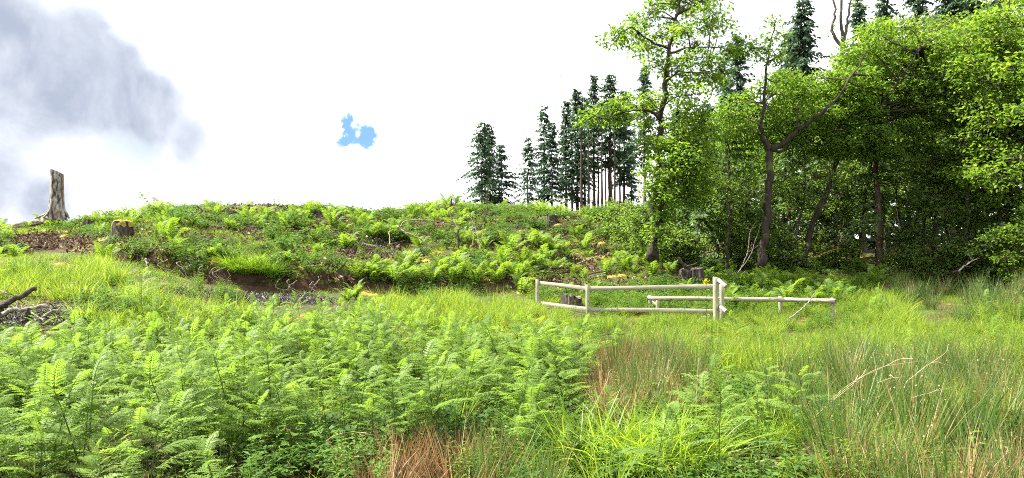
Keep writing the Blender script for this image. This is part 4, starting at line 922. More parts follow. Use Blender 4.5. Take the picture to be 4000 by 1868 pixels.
def tuft_mesh(name, seed, n, rad, lo, hi, w, splay, bend, mat, vm=.5, vs_=.2, seeds=0.0):
    rng = rg(seed); mb = MB(); a = rng.uniform(0, 6.28, n); r = rad * np.sqrt(rng.uniform(0, 1, n))
    P = np.stack([np.cos(a) * r, np.sin(a) * r, np.full(n, -.03)], 1)
    a2 = a + rng.normal(0, .9, n); sp = splay * (r / rad * .7 + .3) * rng.uniform(.3, 1.3, n)
    D = np.stack([np.cos(a2) * sp, np.sin(a2) * sp, np.ones(n)], 1); Ln = rng.uniform(lo, hi, n)
    v = np.clip(rng.normal(vm, vs_, n), 0, 1)
    blades(mb, P, D, Ln, w * rng.uniform(.7, 1.2, n), bend * rng.uniform(.2, 1.5, n), v, rng, 4 if bend > .3 else 3)
    if seeds:
        k = rng.uniform(0, 1, n) < seeds; Q = P[k] + unit(D[k]) * (Ln[k] * .82)[:, None]; m = len(Q)
        V, Fq = leaf_quads(Q, rng.normal(0, 1, (m, 3)) + A(0, 0, .3), rng.normal(0, 1, (m, 3)), .02, .016, .3, 0); mb.add(V, Fq, np.repeat(rng.uniform(.75, .95, m), 4))
    return mb.mesh(name, M[mat])
GRASS = [tuft_mesh('grass_tuft', 930 + i, 52, .13, .22 + .05 * (i % 3), .5 + .08 * (i % 3), .0095, .42, .45, 'grass', .35 + .09 * (i % 4), .2) for i in range(6)]
SHORT = [tuft_mesh('short_grass_tuft', 940 + i, 40, .2, .1, .24, .008, .6, .5, 'grass', .4, .22) for i in range(3)]
LUSH = [tuft_mesh('lush_tussock', 950 + i, 420, .2, .4, .78, .0085, .75, .8, 'lush', .5, .22) for i in range(3)]
BROADGRASS = [tuft_mesh('broad_grass_tussock', 955 + i, 260, .26, .4, .85, .014, .6, .75, 'lush', .8, .18) for i in range(3)]
RUSH = [tuft_mesh('rush_tussock', 960 + i, 130, .14, .5, 1.0, .0105, .42, .14, 'rush', .42, .27, .12) for i in range(4)]
DRYRUSH = [tuft_mesh('dry_rush_tussock', 970 + i, 130, .15, .35, .85, .0105, .5, .2, 'dry_rush', .42, .28) for i in range(3)]
def herb_mesh(name, seed, stems, hgt, ll, lw, mat, spread=.15, pairs=8, droop=.3):
    rng = rg(seed); mb = MB(); P, D, N_, L_, V_ = [], [], [], [], []
    for s in range(stems):
        a = rng.uniform(0, 6.28); b = A(math.cos(a), math.sin(a), 0) * rng.uniform(0, spread); tip = b * 1.5 + A(*rng.normal(0, .06, 2), hgt * rng.uniform(.6, 1.1)); pt = np.array([b, (b + tip) / 2 + A(*rng.normal(0, .02, 2), 0), tip])
        add_tube(mb, pt, [.004, .003, .002], 3, v=.15); az = rng.uniform(0, 6.28); vv = rng.normal(.5, .12)
        for f in np.linspace(.25, 1, pairs):
            p = pt[1] + (pt[2] - pt[1]) * (f * 2 - 1) if f > .5 else pt[0] + (pt[1] - pt[0]) * f * 2
            for k in (0, math.pi):
                ang = az + k + f * 9; P.append(p); D.append(A(math.cos(ang), math.sin(ang), .45 - droop * (1 - f))); N_.append(A(*rng.normal(0, .25, 2), 1)); L_.append(ll * (1.15 - .55 * f) * rng.uniform(.8, 1.2)); V_.append(vv + .25 * (f - .5) + rng.normal(0, .05))
    L_ = np.array(L_); V, Fq = leaf_quads(np.array(P), np.array(D), np.array(N_), L_, L_ * lw / ll, .15, .25, .4); mb.add(V, Fq, np.repeat(np.clip(V_, 0, 1), 4)); return mb.mesh(name, M[mat])
HERB = [herb_mesh('willowherb_clump', 980 + i, 6, .5, .10, .024, 'herb', .14, 9) for i in range(3)]
def bramble_mesh(name, seed, canes=7, reach=.45, hgt=.3, leaf=.055, mat='bramble'):
    rng = rg(seed); mb = MB(); P, D, N_, L_, V_ = [], [], [], [], []
    for c in range(canes):
        a = rng.uniform(0, 6.28); o = A(math.cos(a), math.sin(a), 0); e = o * reach * rng.uniform(.4, 1.1); pt = spline([A(0, 0, 0), e * .5 + A(0, 0, hgt * rng.uniform(.5, 1.1)), e + A(0, 0, hgt * rng.uniform(.1, .7))], 4); add_tube(mb, pt, np.linspace(.004, .002, len(pt)), 3, v=.9); vv = rng.normal(.45, .15)
        for i in range(1, len(pt)):
            az = rng.uniform(0, 6.28); q = pt[i] + A(math.cos(az), math.sin(az), .4) * .05
            for k in (-1.2, 0, 1.2): P.append(q); D.append(A(math.cos(az + k), math.sin(az + k), -.1 + rng.normal(0, .2))); N_.append(A(*rng.normal(0, .3, 2), 1)); L_.append(leaf * rng.uniform(.7, 1.25)); V_.append(vv + rng.normal(0, .1))
    L_ = np.array(L_); V, Fq = leaf_quads(np.array(P), np.array(D), np.array(N_), L_, L_ * .75, .12, .15, .45); mb.add(V, Fq, np.repeat(np.clip(V_, 0, 1), 4)); return mb.mesh(name, M[mat])
BRAMBLE = [bramble_mesh('bramble_patch', 990 + i) for i in range(4)]
def sticks_mesh(name, seed, n, rad, mat, L0=.06, L1=.3, r=.006, leafy=0):
    rng = rg(seed); mb = MB()
    for _ in range(n):
        p = A(rng.uniform(-rad, rad), rng.uniform(-rad, rad), rng.uniform(.0, .04)); a = rng.uniform(0, 6.28); l = rng.uniform(L0, L1); add_tube(mb, [p, p + A(math.cos(a), math.sin(a), rng.normal(.05, .15)) * l], [r * rng.uniform(.4, 1.3), r * .4], 3)
    return mb.mesh(name, M[mat])
def chips_mesh(name, seed, n, rad, mat, s0=.02, s1=.07):
    rng = rg(seed); P = np.column_stack([rng.uniform(-rad, rad, (n, 2)), rng.uniform(0, .05, n)]); mb = MB()
    L_ = rng.uniform(s0, s1, n); V, Fq = leaf_quads(P, rng.normal(0, 1, (n, 3)) * A(1, 1, .4), rng.normal(0, .6, (n, 3)) + A(0, 0, 1), L_, L_ * rng.uniform(.3, .8, n), .3, .1); mb.add(V, Fq, np.repeat(rng.uniform(0, 1, n), 4)); return mb.mesh(name, M[mat])
M['litter'] = leaf_material('dead_bracken_litter', [(0, (.022, .016, .012)), (.4, (.06, .038, .025)), (.75, (.14, .09, .058)), (1, (.3, .24, .18))], .12, (1, .8, .6), .7, .2)
M['chip'] = leaf_material('dark_slate_chippings', [(0, (.022, .018, .015)), (.5, (.055, .046, .04)), (.85, (.10, .088, .078)), (1, (.2, .185, .17))], .0, rough=.6, spec=.35)
LITTER = [chips_mesh('litter', 1000 + i, 60, .35, 'litter', .04, .16) for i in range(3)] + [sticks_mesh('litter_sticks', 1005 + i, 12, .3, 'darkwood') for i in range(2)]
CHIP = [chips_mesh('chippings', 1010 + i, 110, .25, 'chip', .02, .055) for i in range(3)]

# ------------------------------------------------------------------ scattering
CLEAR = [(fs[0] - .1, fs[1] - .75, .75), (fs[0], fs[1] - .2, .6)]
def scatter(polys, dens, lift, seed, xr=(-22, 24), yr=(5.2, 46), holes=(), clump=None):
    rng = rg(seed); n = int(dens * (xr[1] - xr[0]) * (yr[1] - yr[0])); x = rng.uniform(*xr, n); y = rng.uniform(*yr, n)
    if clump: k = vnoise(x, y, clump[0], seed + 7) + .5 > clump[1] + rng.uniform(-.08, .08, n); x, y = x[k], y[k]
    z = h(x, y); px, py = project(x, y, z + lift); keep = np.zeros(len(x), bool)
    for p in polys: keep |= inside(px, py, p)
    for p in holes: keep &= ~inside(px, py, p)
    for cx, cy_, cr_ in CLEAR: keep &= np.hypot(x - cx, y - cy_) > cr_
    return np.stack([x, y, z], 1)[keep]
def stuff(name, label, meshes, P, seed, smin=.8, smax=1.25, tilt=.12, sink=0.0, weights=None):
    """one object whose points carry instanced copies of raw plant meshes"""
    rng = rg(seed); n = len(P); me = bpy.data.meshes.new(name); me.vertices.add(n); P = P - A(0, 0, sink); me.vertices.foreach_set('co', P.astype(np.float32).ravel())
    ra = me.attributes.new('turn', 'FLOAT_VECTOR', 'POINT'); ra.data.foreach_set('vector', np.column_stack([rng.normal(0, tilt, (n, 2)), rng.uniform(0, 6.28, n)]).astype(np.float32).ravel())
    sa = me.attributes.new('size', 'FLOAT', 'POINT'); sa.data.foreach_set('value', rng.uniform(smin, smax, n).astype(np.float32))
    ia = me.attributes.new('kind_index', 'INT', 'POINT'); ia.data.foreach_set('value', rng.choice(len(meshes), n, p=weights).astype(np.int32))
    o = bpy.data.objects.new(name, me); COL.objects.link(o); tag(o, label, None, kind='stuff')
    ng = bpy.data.node_groups.new(name + '_spread', 'GeometryNodeTree'); ng.interface.new_socket('Geometry', in_out='INPUT', socket_type='NodeSocketGeometry'); ng.interface.new_socket('Geometry', in_out='OUTPUT', socket_type='NodeSocketGeometry')
    N = ng.nodes; L = ng.links; gi = N.new('NodeGroupInput'); go = N.new('NodeGroupOutput'); iop = N.new('GeometryNodeInstanceOnPoints'); jn = N.new('GeometryNodeJoinGeometry')
    for m in meshes:
        po = bpy.data.objects.new(m.name + '_source', m); oi = N.new('GeometryNodeObjectInfo'); oi.inputs['Object'].default_value = po; gti = N.new('GeometryNodeGeometryToInstance'); L.new(oi.outputs['Geometry'], gti.inputs[0]); L.new(gti.outputs[0], jn.inputs[0])
    def attr(nm, ty):
        a = N.new('GeometryNodeInputNamedAttribute'); a.data_type = ty; a.inputs['Name'].default_value = nm; return [s for s in a.outputs if s.enabled][0]
    L.new(gi.outputs[0], iop.inputs['Points']); L.new(jn.outputs[0], iop.inputs['Instance']); iop.inputs['Pick Instance'].default_value = True
    L.new(attr('kind_index', 'INT'), iop.inputs['Instance Index']); L.new(attr('turn', 'FLOAT_VECTOR'), iop.inputs['Rotation']); L.new(attr('size', 'FLOAT'), iop.inputs['Scale']); L.new(iop.outputs[0], go.inputs[0])
    md = o.modifiers.new('spread', 'NODES'); md.node_group = ng
    return o

def spaced(P, gap):
    out = []
    for p in P:
        if all(np.hypot(*(p - q)[:2]) > gap for q in out): out.append(p)
    return out
# zones in photo coordinates of the plant tops (extended past the frame)
Z_BR = [(-700, 1330), (-100, 1310), (150, 1300), (330, 1285), (600, 1262), (1000, 1228), (1300, 1205), (1500, 1215), (1700, 1245), (1950, 1235), (2160, 1275), (2290, 1400), (2230, 1520), (2060, 1640), (1900, 1560), (1700, 1610), (1250, 1590), (1050, 1690), (600, 1760), (100, 1830), (-700, 1900)]
Z_BRLOW = [(-700, 1560), (900, 1560), (1060, 1700), (1040, 1900), (-700, 1900)]
Z_GR_L = [(-600, 1000), (0, 1010), (250, 1010), (430, 1000), (600, 1040), (950, 1125), (1010, 1150), (760, 1140), (640, 1165), (1000, 1200), (960, 1270), (330, 1270), (280, 1130), (-600, 1110)]
Z_GR_M = [(1480, 1140), (1800, 1140), (2090, 1175), (2300, 1235), (2230, 1310), (2000, 1255), (1600, 1250), (1480, 1200)]
Z_GR_R = [(2250, 1230), (2520, 1235), (2820, 1200), (3080, 1190), (3290, 1150), (3450, 1120), (3560, 1150), (3700, 1210), (4000, 1180), (4700, 1160), (4700, 1390), (3700, 1370), (3300, 1345), (2950, 1400), (2650, 1370), (2300, 1350)]
Z_TOP_L = [(-600, 850), (0, 845), (420, 830), (420, 905), (120, 905), (-600, 930)]
Z_RU_R = [(3000, 1400), (3250, 1345), (3700, 1330), (4700, 1330), (4700, 1990), (3450, 1990), (3400, 1750), (3180, 1600), (3020, 1480)]
Z_RU_D = [(2350, 1315), (2560, 1300), (2740, 1380), (2780, 1450), (2600, 1560), (2420, 1560), (2330, 1470)]
Z_RU_F = [(1200, 1740), (1500, 1660), (1830, 1620), (1960, 1700), (1880, 1990), (1100, 1990)]
Z_RU_B = [(3500, 1075), (3800, 1085), (4000, 1070), (4700, 1060), (4700, 1190), (4000, 1200), (3720, 1190), (3480, 1105)]
Z_UND = [(2150, 1380), (2360, 1480), (2450, 1580), (2800, 1480), (3020, 1440), (3150, 1560), (3380, 1720), (3400, 1990), (1900, 1990), (1950, 1700), (2100, 1560)]
Z_UND2 = [(700, 1640), (1250, 1560), (1700, 1580), (2060, 1560), (2100, 1700), (2000, 1990), (700, 1990)]
Z_FOOT = [(2080, 1110), (2560, 1100), (2860, 1080), (3300, 1090), (3480, 1100), (3300, 1175), (2830, 1220), (2560, 1215), (2300, 1215), (2080, 1170)]
Z_FERNR = [(2830, 1085), (3000, 1060), (3250, 1080), (3330, 1110), (3230, 1150), (2850, 1170)]
Z_FENCE = [(2040, 1160), (2900, 1150), (3320, 1120), (3320, 1250), (2900, 1300), (2040, 1300)]
Z_BASE = [(430, 985), (600, 1020), (900, 1095), (1010, 1130), (1320, 1140), (1320, 1175), (1000, 1195), (820, 1170), (560, 1105), (420, 1030)]
Z_SLOPE = [(-600, 870), (100, 880), (400, 800), (1000, 805), (1500, 785), (2000, 770), (2450, 790), (2640, 880), (2700, 1000), (2700, 1130), (2300, 1150), (1500, 1140), (1270, 1090), (1000, 1080), (600, 1000), (430, 975), (-600, 990)]
Z_SOIL = [(20, 925), (230, 905), (330, 930), (420, 960), (330, 995), (120, 985)]
Z_SOIL2 = [(1330, 940), (1530, 930), (1560, 1010), (1400, 1025)]
Z_CHIP = [(560, 1120), (760, 1138), (1010, 1145), (1260, 1158), (1330, 1190), (1000, 1195), (820, 1165), (690, 1160)]
Z_CHIP2 = [(2330, 1135), (2560, 1130), (2560, 1165), (2420, 1200), (2330, 1170)]
Z_WOOD = [(2620, 1000), (2900, 1030), (3500, 1030), (4700, 1000), (4700, 1080), (3700, 1080), (3300, 1120), (2830, 1120), (2700, 1090)]

# --- bracken bed in the foreground
br = np.concatenate([scatter([Z_GR_L], 1.0, .5, 121, yr=(12, 22), clump=(2.5, .5), holes=[Z_CHIP]), scatter([Z_GR_R], .8, .5, 122, yr=(11, 24), clump=(2.2, .5)), scatter([Z_UND], 1.4, .5, 123, yr=(6.5, 14)), scatter([Z_BR], 10.5, .6, 21, yr=(5.6, 19), clump=(1.3, .34)), scatter([Z_BRLOW], 2.6, .6, 22, yr=(5.2, 9))])
br = br[np.argsort(np.hypot(br[:, 0], br[:, 1]))]; pxb = project(br[:, 0], br[:, 1], br[:, 2] + .6)[0]
vis = (pxb > -60) & (pxb < 4060); near = br[vis][:300]; rest = np.concatenate([br[vis][300:], br[~vis]]); rng = rg(33)
for i, p in enumerate(near):
    k = int(rng.integers(10)); s = rng.uniform(.6, 1.3); rz = rng.uniform(0, 6.28); lab, gr = 'bracken fern on a green stalk among the near foreground ferns', 'bracken ferns in the near foreground'
    if i < 110:
        root = empty('bracken_fern', tuple(p), lab, 'fern', gr, rz, s); child('stalk', STALK[k], root)
        for b in LAY[k][1]:
            o = bpy.data.objects.new('frond', BLADE[b[5]]); COL.objects.link(o); o.parent = root; o.matrix_local = mat4(*b[:5])
    else:
        o = bpy.data.objects.new('bracken_fern', BRACKEN[k]); COL.objects.link(o); o.location = p; o.rotation_euler = (rng.normal(0, .06), rng.normal(0, .06), rz); o.scale = (s, s, s); tag(o, lab, 'fern', gr)
stuff('bracken_bed', 'bed of bracken merging into one mass behind the nearest ferns', BRACKEN, rest, 34, .6, 1.3, .14)

# --- shuttlecock ferns on the slope, each a thing of its own
def shuttlecock(p, s, seed, label, group, n=9):
    rng = rg(seed); root = empty('fern', tuple(p), label, 'fern', group, rng.uniform(0, 6.28), s)
    for j in range(n):
        o = bpy.data.objects.new('frond', FROND[int(rng.integers(3))]); COL.objects.link(o); o.parent = root; o.matrix_local = mat4((0, 0, 0), j / n * 6.28 + rng.normal(0, .25), rng.uniform(.4, 1.0), rng.normal(0, .25), rng.uniform(.62, .95))
    return root
fp = scatter([Z_SLOPE], 3.2, .3, 41, yr=(23.6, 42), holes=[Z_SOIL, Z_SOIL2], clump=(2.8, .5))
chosen = []
for p in fp:
    if all(np.hypot(*(p - q)[:2]) > .52 for q in chosen): chosen.append(p)
chosen = [chosen[i] for i in rg(4).permutation(len(chosen))[:262]]
fixed = [(1350, 975, 1.25), (1240, 1010, .9), (1130, 1035, .8), (1480, 1060, 1), (1570, 1075, 1), (1650, 1090, 1), (1730, 1085, 1.1), (1820, 1090, 1.1), (1900, 1085, 1), (1980, 1085, 1), (2050, 1090, 1), (1440, 1085, .9), (2160, 1000, 1.15), (2250, 930, 1.1), (2290, 960, 1), (2440, 1070, 1.1), (2550, 1090, 1.15), (2620, 1070, 1), (1390, 1170, .9), (1360, 1180, .8), (400, 1030, 1.05), (1460, 1110, 1.1), (1540, 1115, 1.2), (1610, 1120, 1.2), (1690, 1115, 1.25), (1770, 1120, 1.2), (1860, 1118, 1.25), (1940, 1115, 1.2), (2020, 1110, 1.1), (1780, 1060, 1.2), (1600, 1050, 1.1), (1960, 1050, 1.1), (1400, 1100, 1.0), (2080, 1060, 1.1), (1500, 930, .9), (900, 900, .9), (640, 900, 1), (750, 890, 1), (520, 900, .9)]
gsl = 'shuttlecock ferns on the felled slope'; lsl = 'green shuttlecock fern growing out of the litter on the felled slope'
for i, (px, py, s) in enumerate(fixed): shuttlecock(hit(px, py, 20), s, 1100 + i, lsl, gsl, 10)
FERN = []
for i in range(5):
    r5 = rg(1080 + i); FERN.append(joined([mat4((0, 0, 0), j / 9 * 6.28 + r5.normal(0, .25), r5.uniform(.35, .95), r5.normal(0, .25), r5.uniform(.62, .95)) for j in range(9)], [FROND[int(r5.integers(3))] for j in range(9)], M['fern'], None, 'fern'))
for i, p in enumerate(chosen):
    r5 = rg(1200 + i); s = r5.uniform(.55, 1.4)
    if p[1] < 27.5: shuttlecock(p, s, 1300 + i, lsl, gsl, 8)
    else:
        o = bpy.data.objects.new('fern', FERN[int(r5.integers(5))]); COL.objects.link(o); o.location = p; o.rotation_euler = (r5.normal(0, .1), r5.normal(0, .1), r5.uniform(0, 6.28)); o.scale = (s, s, s); tag(o, lsl, 'fern', gsl)
wf = scatter([Z_WOOD], .8, .3, 43, yr=(22, 33)); wf = wf[:46]
fr_ = spaced(scatter([Z_FERNR], 4, .4, 44, yr=(20.5, 28)), .6)[:40]
for i, p in enumerate(fr_): shuttlecock(p, rg(1600 + i).uniform(.85, 1.2), 1620 + i, 'bright fern in the sunny bank right of the gate post', 'ferns in the bank right of the gate post', 9)
for i, p in enumerate(wf): shuttlecock(p, rg(1500 + i).uniform(.7, 1.1), 1520 + i, 'arching fern in the shade along the foot of the wood', 'ferns along the foot of the wood', 8)

# bramble bushes among the brash
BB = [bramble_mesh('bramble_bush', 1040 + i, 26, .75, .55, .075) for i in range(3)]
bsp = [(1490, 880), (1560, 870), (1620, 900), (1700, 940), (1480, 930), (1600, 950), (1740, 960), (1400, 860), (1240, 850), (1150, 900), (1900, 880), (2020, 870), (2100, 900), (2290, 900), (2380, 930), (2560, 1000), (2600, 1050), (1130, 1000), (1070, 950), (1240, 960), (450, 880), (380, 870), (690, 880), (2480, 950), (2330, 860), (1820, 850), (1950, 960), (1860, 1040)]
for i, (px, py) in enumerate(bsp):
    p = hit(px, py, 22.5); r5 = rg(1060 + i); o = bpy.data.objects.new('bramble_bush', BB[i % 3]); COL.objects.link(o); o.location = p; s = r5.uniform(.7, 1.2); o.scale = (s, s, s); o.rotation_euler = (0, 0, r5.uniform(0, 6.28)); tag(o, 'dark green bramble bush sprawling over brash on the slope', 'bramble', 'bramble bushes on the slope')

# --- rushes: each tussock is a thing
def place(meshes, P, name, label, cat, group, seed, s0=.85, s1=1.2, limit=300, tilt=.05):
    rng = rg(seed)
    for p in P[:limit]:
        o = bpy.data.objects.new(name, meshes[int(rng.integers(len(meshes)))]); COL.objects.link(o); s = rng.uniform(s0, s1); o.location = p; o.rotation_euler = (rng.normal(0, tilt), rng.normal(0, tilt), rng.uniform(0, 6.28)); o.scale = (s, s, s * rng.uniform(.9, 1.1)); tag(o, label, cat, group)
rr_ = spaced(scatter([Z_RU_R], 6, .6, 51, yr=(5.4, 19)), .43)
place(RUSH, rr_, 'rush_tussock', 'green rush tussock with brown tips in the stand on the right', 'rush', 'green rush stand on the right', 52, .8, 1.15)
place(DRYRUSH, spaced(scatter([Z_RU_R], 2, .6, 53, yr=(5.4, 19), clump=(1.8, .5)), .5), 'dry_rush_tussock', 'brown withered rush tussock among the green rushes on the right', 'rush', 'withered rushes on the right', 54, .8, 1.1)
place(DRYRUSH + RUSH[:2], spaced(scatter([Z_RU_D], 9, .5, 55, yr=(6, 17)), .25), 'dry_rush_tussock', 'dark brown rush tussock in the clump before the fence', 'rush', 'brown rush clump before the fence', 56, .75, 1.1)
place(DRYRUSH, spaced(scatter([Z_RU_F], 9, .45, 57, yr=(5.3, 9)), .24), 'dry_rush_tussock', 'coppery withered rush tussock at the bottom edge', 'rush', 'coppery rushes at the bottom edge', 58, .6, .9)
place(RUSH, spaced(scatter([[(1780, 1640), (2080, 1560), (2140, 1700), (2050, 1990), (1840, 1990)]], 6, .5, 59, yr=(5.3, 9)), .3), 'rush_tussock', 'dark green rush tussock between bracken and lush grass', 'rush', 'dark rushes at the bottom middle', 60, .6, .9)
place(RUSH, spaced(scatter([Z_RU_B], 1.2, .6, 61, yr=(16, 30)), .6), 'rush_tussock', 'grey-green rush tussock before the right-hand wood', 'rush', 'rushes before the right-hand wood', 62, .8, 1.1)
# lush grass tussocks at the bottom edge
for i, (px, py) in enumerate([(935, 1068), (965, 1076), (1000, 1080), (1035, 1075), (1060, 1085), (900, 1055), (985, 1045), (1025, 1040)]):
    p = hit(px, py, 22.5); o = bpy.data.objects.new('grass_tussock', LUSH[i % 3]); COL.objects.link(o); o.location = p + A(0, .1, 0); o.scale = (1.15, 1.15, .95 + .1 * (i % 3)); tag(o, 'tall grass tussock spilling over the middle of the clay bank', 'grass', 'grass tussocks on the clay bank')
GL = 'lush grass tussocks'
for i, (px, py, s, kind, lab) in enumerate([(2230, 1840, 1.2, 1, 'bright broad-bladed grass tussock at the bottom edge, leftmost of four'), (2380, 1850, 1.25, 1, 'bright broad-bladed grass tussock at the bottom edge, second of four'), (2520, 1850, 1.2, 1, 'bright broad-bladed grass tussock at the bottom edge, third of four'), (2680, 1850, 1.2, 1, 'bright broad-bladed grass tussock at the bottom edge, rightmost of four'),
        (3020, 1740, 1.0, 0, 'fine mop-headed green grass tussock left of the rushes'), (2930, 1760, .75, 0, 'smaller fine grass tussock beside the mop-headed one'), (3320, 1780, .95, 0, 'fine green grass tussock at the foot of the rushes'), (3430, 1860, .8, 1, 'small broad-bladed tussock below the rushes at the bottom edge'), (1990, 1850, .8, 1, 'slim bright grass tuft left of the broad-bladed tussocks')]):
    p = hit(px, py, 5); o = bpy.data.objects.new('grass_tussock', (LUSH, BROADGRASS)[kind][i % 3]); COL.objects.link(o); o.location = p; o.scale = (s,) * 3; o.rotation_euler = (0, 0, i * 1.3); tag(o, lab, 'grass', GL)

# --- grass, low plants and litter nobody could count
g = np.concatenate([scatter([Z_GR_L], 22, .25, 71, yr=(12, 25), holes=[Z_CHIP, Z_BASE], clump=(.9, .36)), scatter([Z_GR_M], 28, .3, 72, yr=(14, 25), clump=(.9, .28), holes=[Z_FENCE]), scatter([Z_GR_R], 24, .3, 73, yr=(11, 27), clump=(1.0, .36), holes=[Z_FENCE]), scatter([Z_RU_R], 7, .3, 173, yr=(5.4, 18), clump=(1.3, .5)), scatter([Z_BR], 3, .3, 174, yr=(6, 18), clump=(1.2, .5)), scatter([Z_UND], 2.5, .2, 74, yr=(5.2, 15))])
gf = scatter([Z_GR_M, Z_GR_R, Z_FOOT], 30, .15, 175, yr=(15, 25), clump=(.9, .3)); pf = project(gf[:, 0], gf[:, 1], gf[:, 2] + .15); gf = gf[inside(pf[0], pf[1], Z_FENCE)]
stuff('fence_grass', 'shorter lime grass around the posts of the fence', GRASS, gf, 177, .4, .8, .15)
stuff('meadow_grass', 'lime green grass growing in swathes across the clearing', GRASS, g, 75, .6, 1.35, .16)
g2 = np.concatenate([scatter([Z_FOOT], 10, .1, 176, yr=(19, 30), holes=[Z_CHIP2]), scatter([Z_SLOPE], 6, .1, 76, yr=(23, 44), holes=[Z_SOIL, Z_SOIL2], clump=(1.4, .56)), scatter([Z_TOP_L], 22, .1, 77, yr=(26, 40)), scatter([[(-700, 800), (4700, 800), (4700, 1990), (-700, 1990)]], 4.5, .05, 78, yr=(5, 30), holes=[Z_SOIL, Z_CHIP])])
stuff('short_grass', 'short grass tufts between the ferns and on the skyline', SHORT, g2, 79, .8, 1.4, .1)
hb = np.concatenate([scatter([Z_GR_L, Z_GR_R, Z_GR_M], 5, .3, 281, yr=(12, 26), clump=(1.6, .55), holes=[Z_CHIP]), scatter([Z_RU_R], 1.2, .4, 282, yr=(5.4, 18)), scatter([Z_FOOT], 5, .2, 181, yr=(19, 30)), scatter([Z_GR_L], 3.5, .3, 81, yr=(12, 24), clump=(2.0, .48), holes=[Z_CHIP]), scatter([Z_UND], 4, .3, 82, yr=(5.4, 15)), scatter([Z_UND2], 4, .2, 182, yr=(5.4, 10)), scatter([Z_GR_R], 2.2, .3, 83, yr=(11, 27)), scatter([Z_SLOPE], .9, .2, 84, yr=(23, 42), holes=[Z_SOIL]), scatter([Z_BR], 2, .2, 85, yr=(5.6, 16))])
stuff('leafy_herbs', 'leafy willowherb shoots scattered through the grass', HERB, hb, 86, .6, 1.15, .12)
bb_ = np.concatenate([scatter([Z_FOOT], 4, .15, 187, yr=(19, 30)), scatter([Z_SLOPE], 4.0, .15, 87, yr=(23, 43), holes=[Z_SOIL, Z_SOIL2], clump=(1.7, .55)), scatter([Z_UND], 5, .15, 88, yr=(5.2, 15)), scatter([Z_UND2], 5, .1, 188, yr=(5.2, 10)), scatter([Z_WOOD], 3, .15, 89, yr=(22, 36)), scatter([[(300, 1130), (640, 1190), (640, 1280), (300, 1260)]], 5, .2, 90, yr=(12, 20)), scatter([Z_BR], 2.5, .15, 91, yr=(5.6, 14))])
stuff('bramble_undergrowth', 'low bramble and ground leaves spreading over the soil', BRAMBLE, bb_, 92, .7, 1.3, .15)
lt = np.concatenate([scatter([Z_SLOPE], 6, .0, 93, yr=(23, 42)), scatter([Z_BR, Z_UND, Z_UND2, Z_BRLOW], 6, .0, 94, yr=(5.2, 12)), scatter([Z_WOOD], 2, 0, 95, yr=(24, 36)), scatter([Z_SOIL, Z_CHIP2], 3.5, 0, 196, yr=(15, 34))])
stuff('leaf_litter', 'brown dead bracken and twig litter on the soil', LITTER, lt, 96, .7, 1.3, .1)
ch = np.concatenate([scatter([Z_CHIP, Z_SOIL2], 24, 0, 97, yr=(15, 34)), scatter([[(-200, 1200), (260, 1200), (330, 1265), (-200, 1280)]], 20, 0, 98, yr=(12, 18))])
stuff('stone_chippings', 'dark stone and bark chippings on the bare track and soil', CHIP, ch, 99, .7, 1.3, .1)

# turf hanging over the lip of the clay bank
uu = rg(301).uniform((380 - 2000) / F, (1500 - 2000) / F, 520); yy = np.interp(uu, _bu, _bd) + rg(302).uniform(.22, .8, 520); xx = uu * yy
stuff('bank_turf', 'ragged turf and leaves along the lip of the clay bank', SHORT + BRAMBLE[:2] + HERB[:1], np.stack([xx, yy, h(xx, yy)], 1)[::5], 303, .8, 1.4, .35)

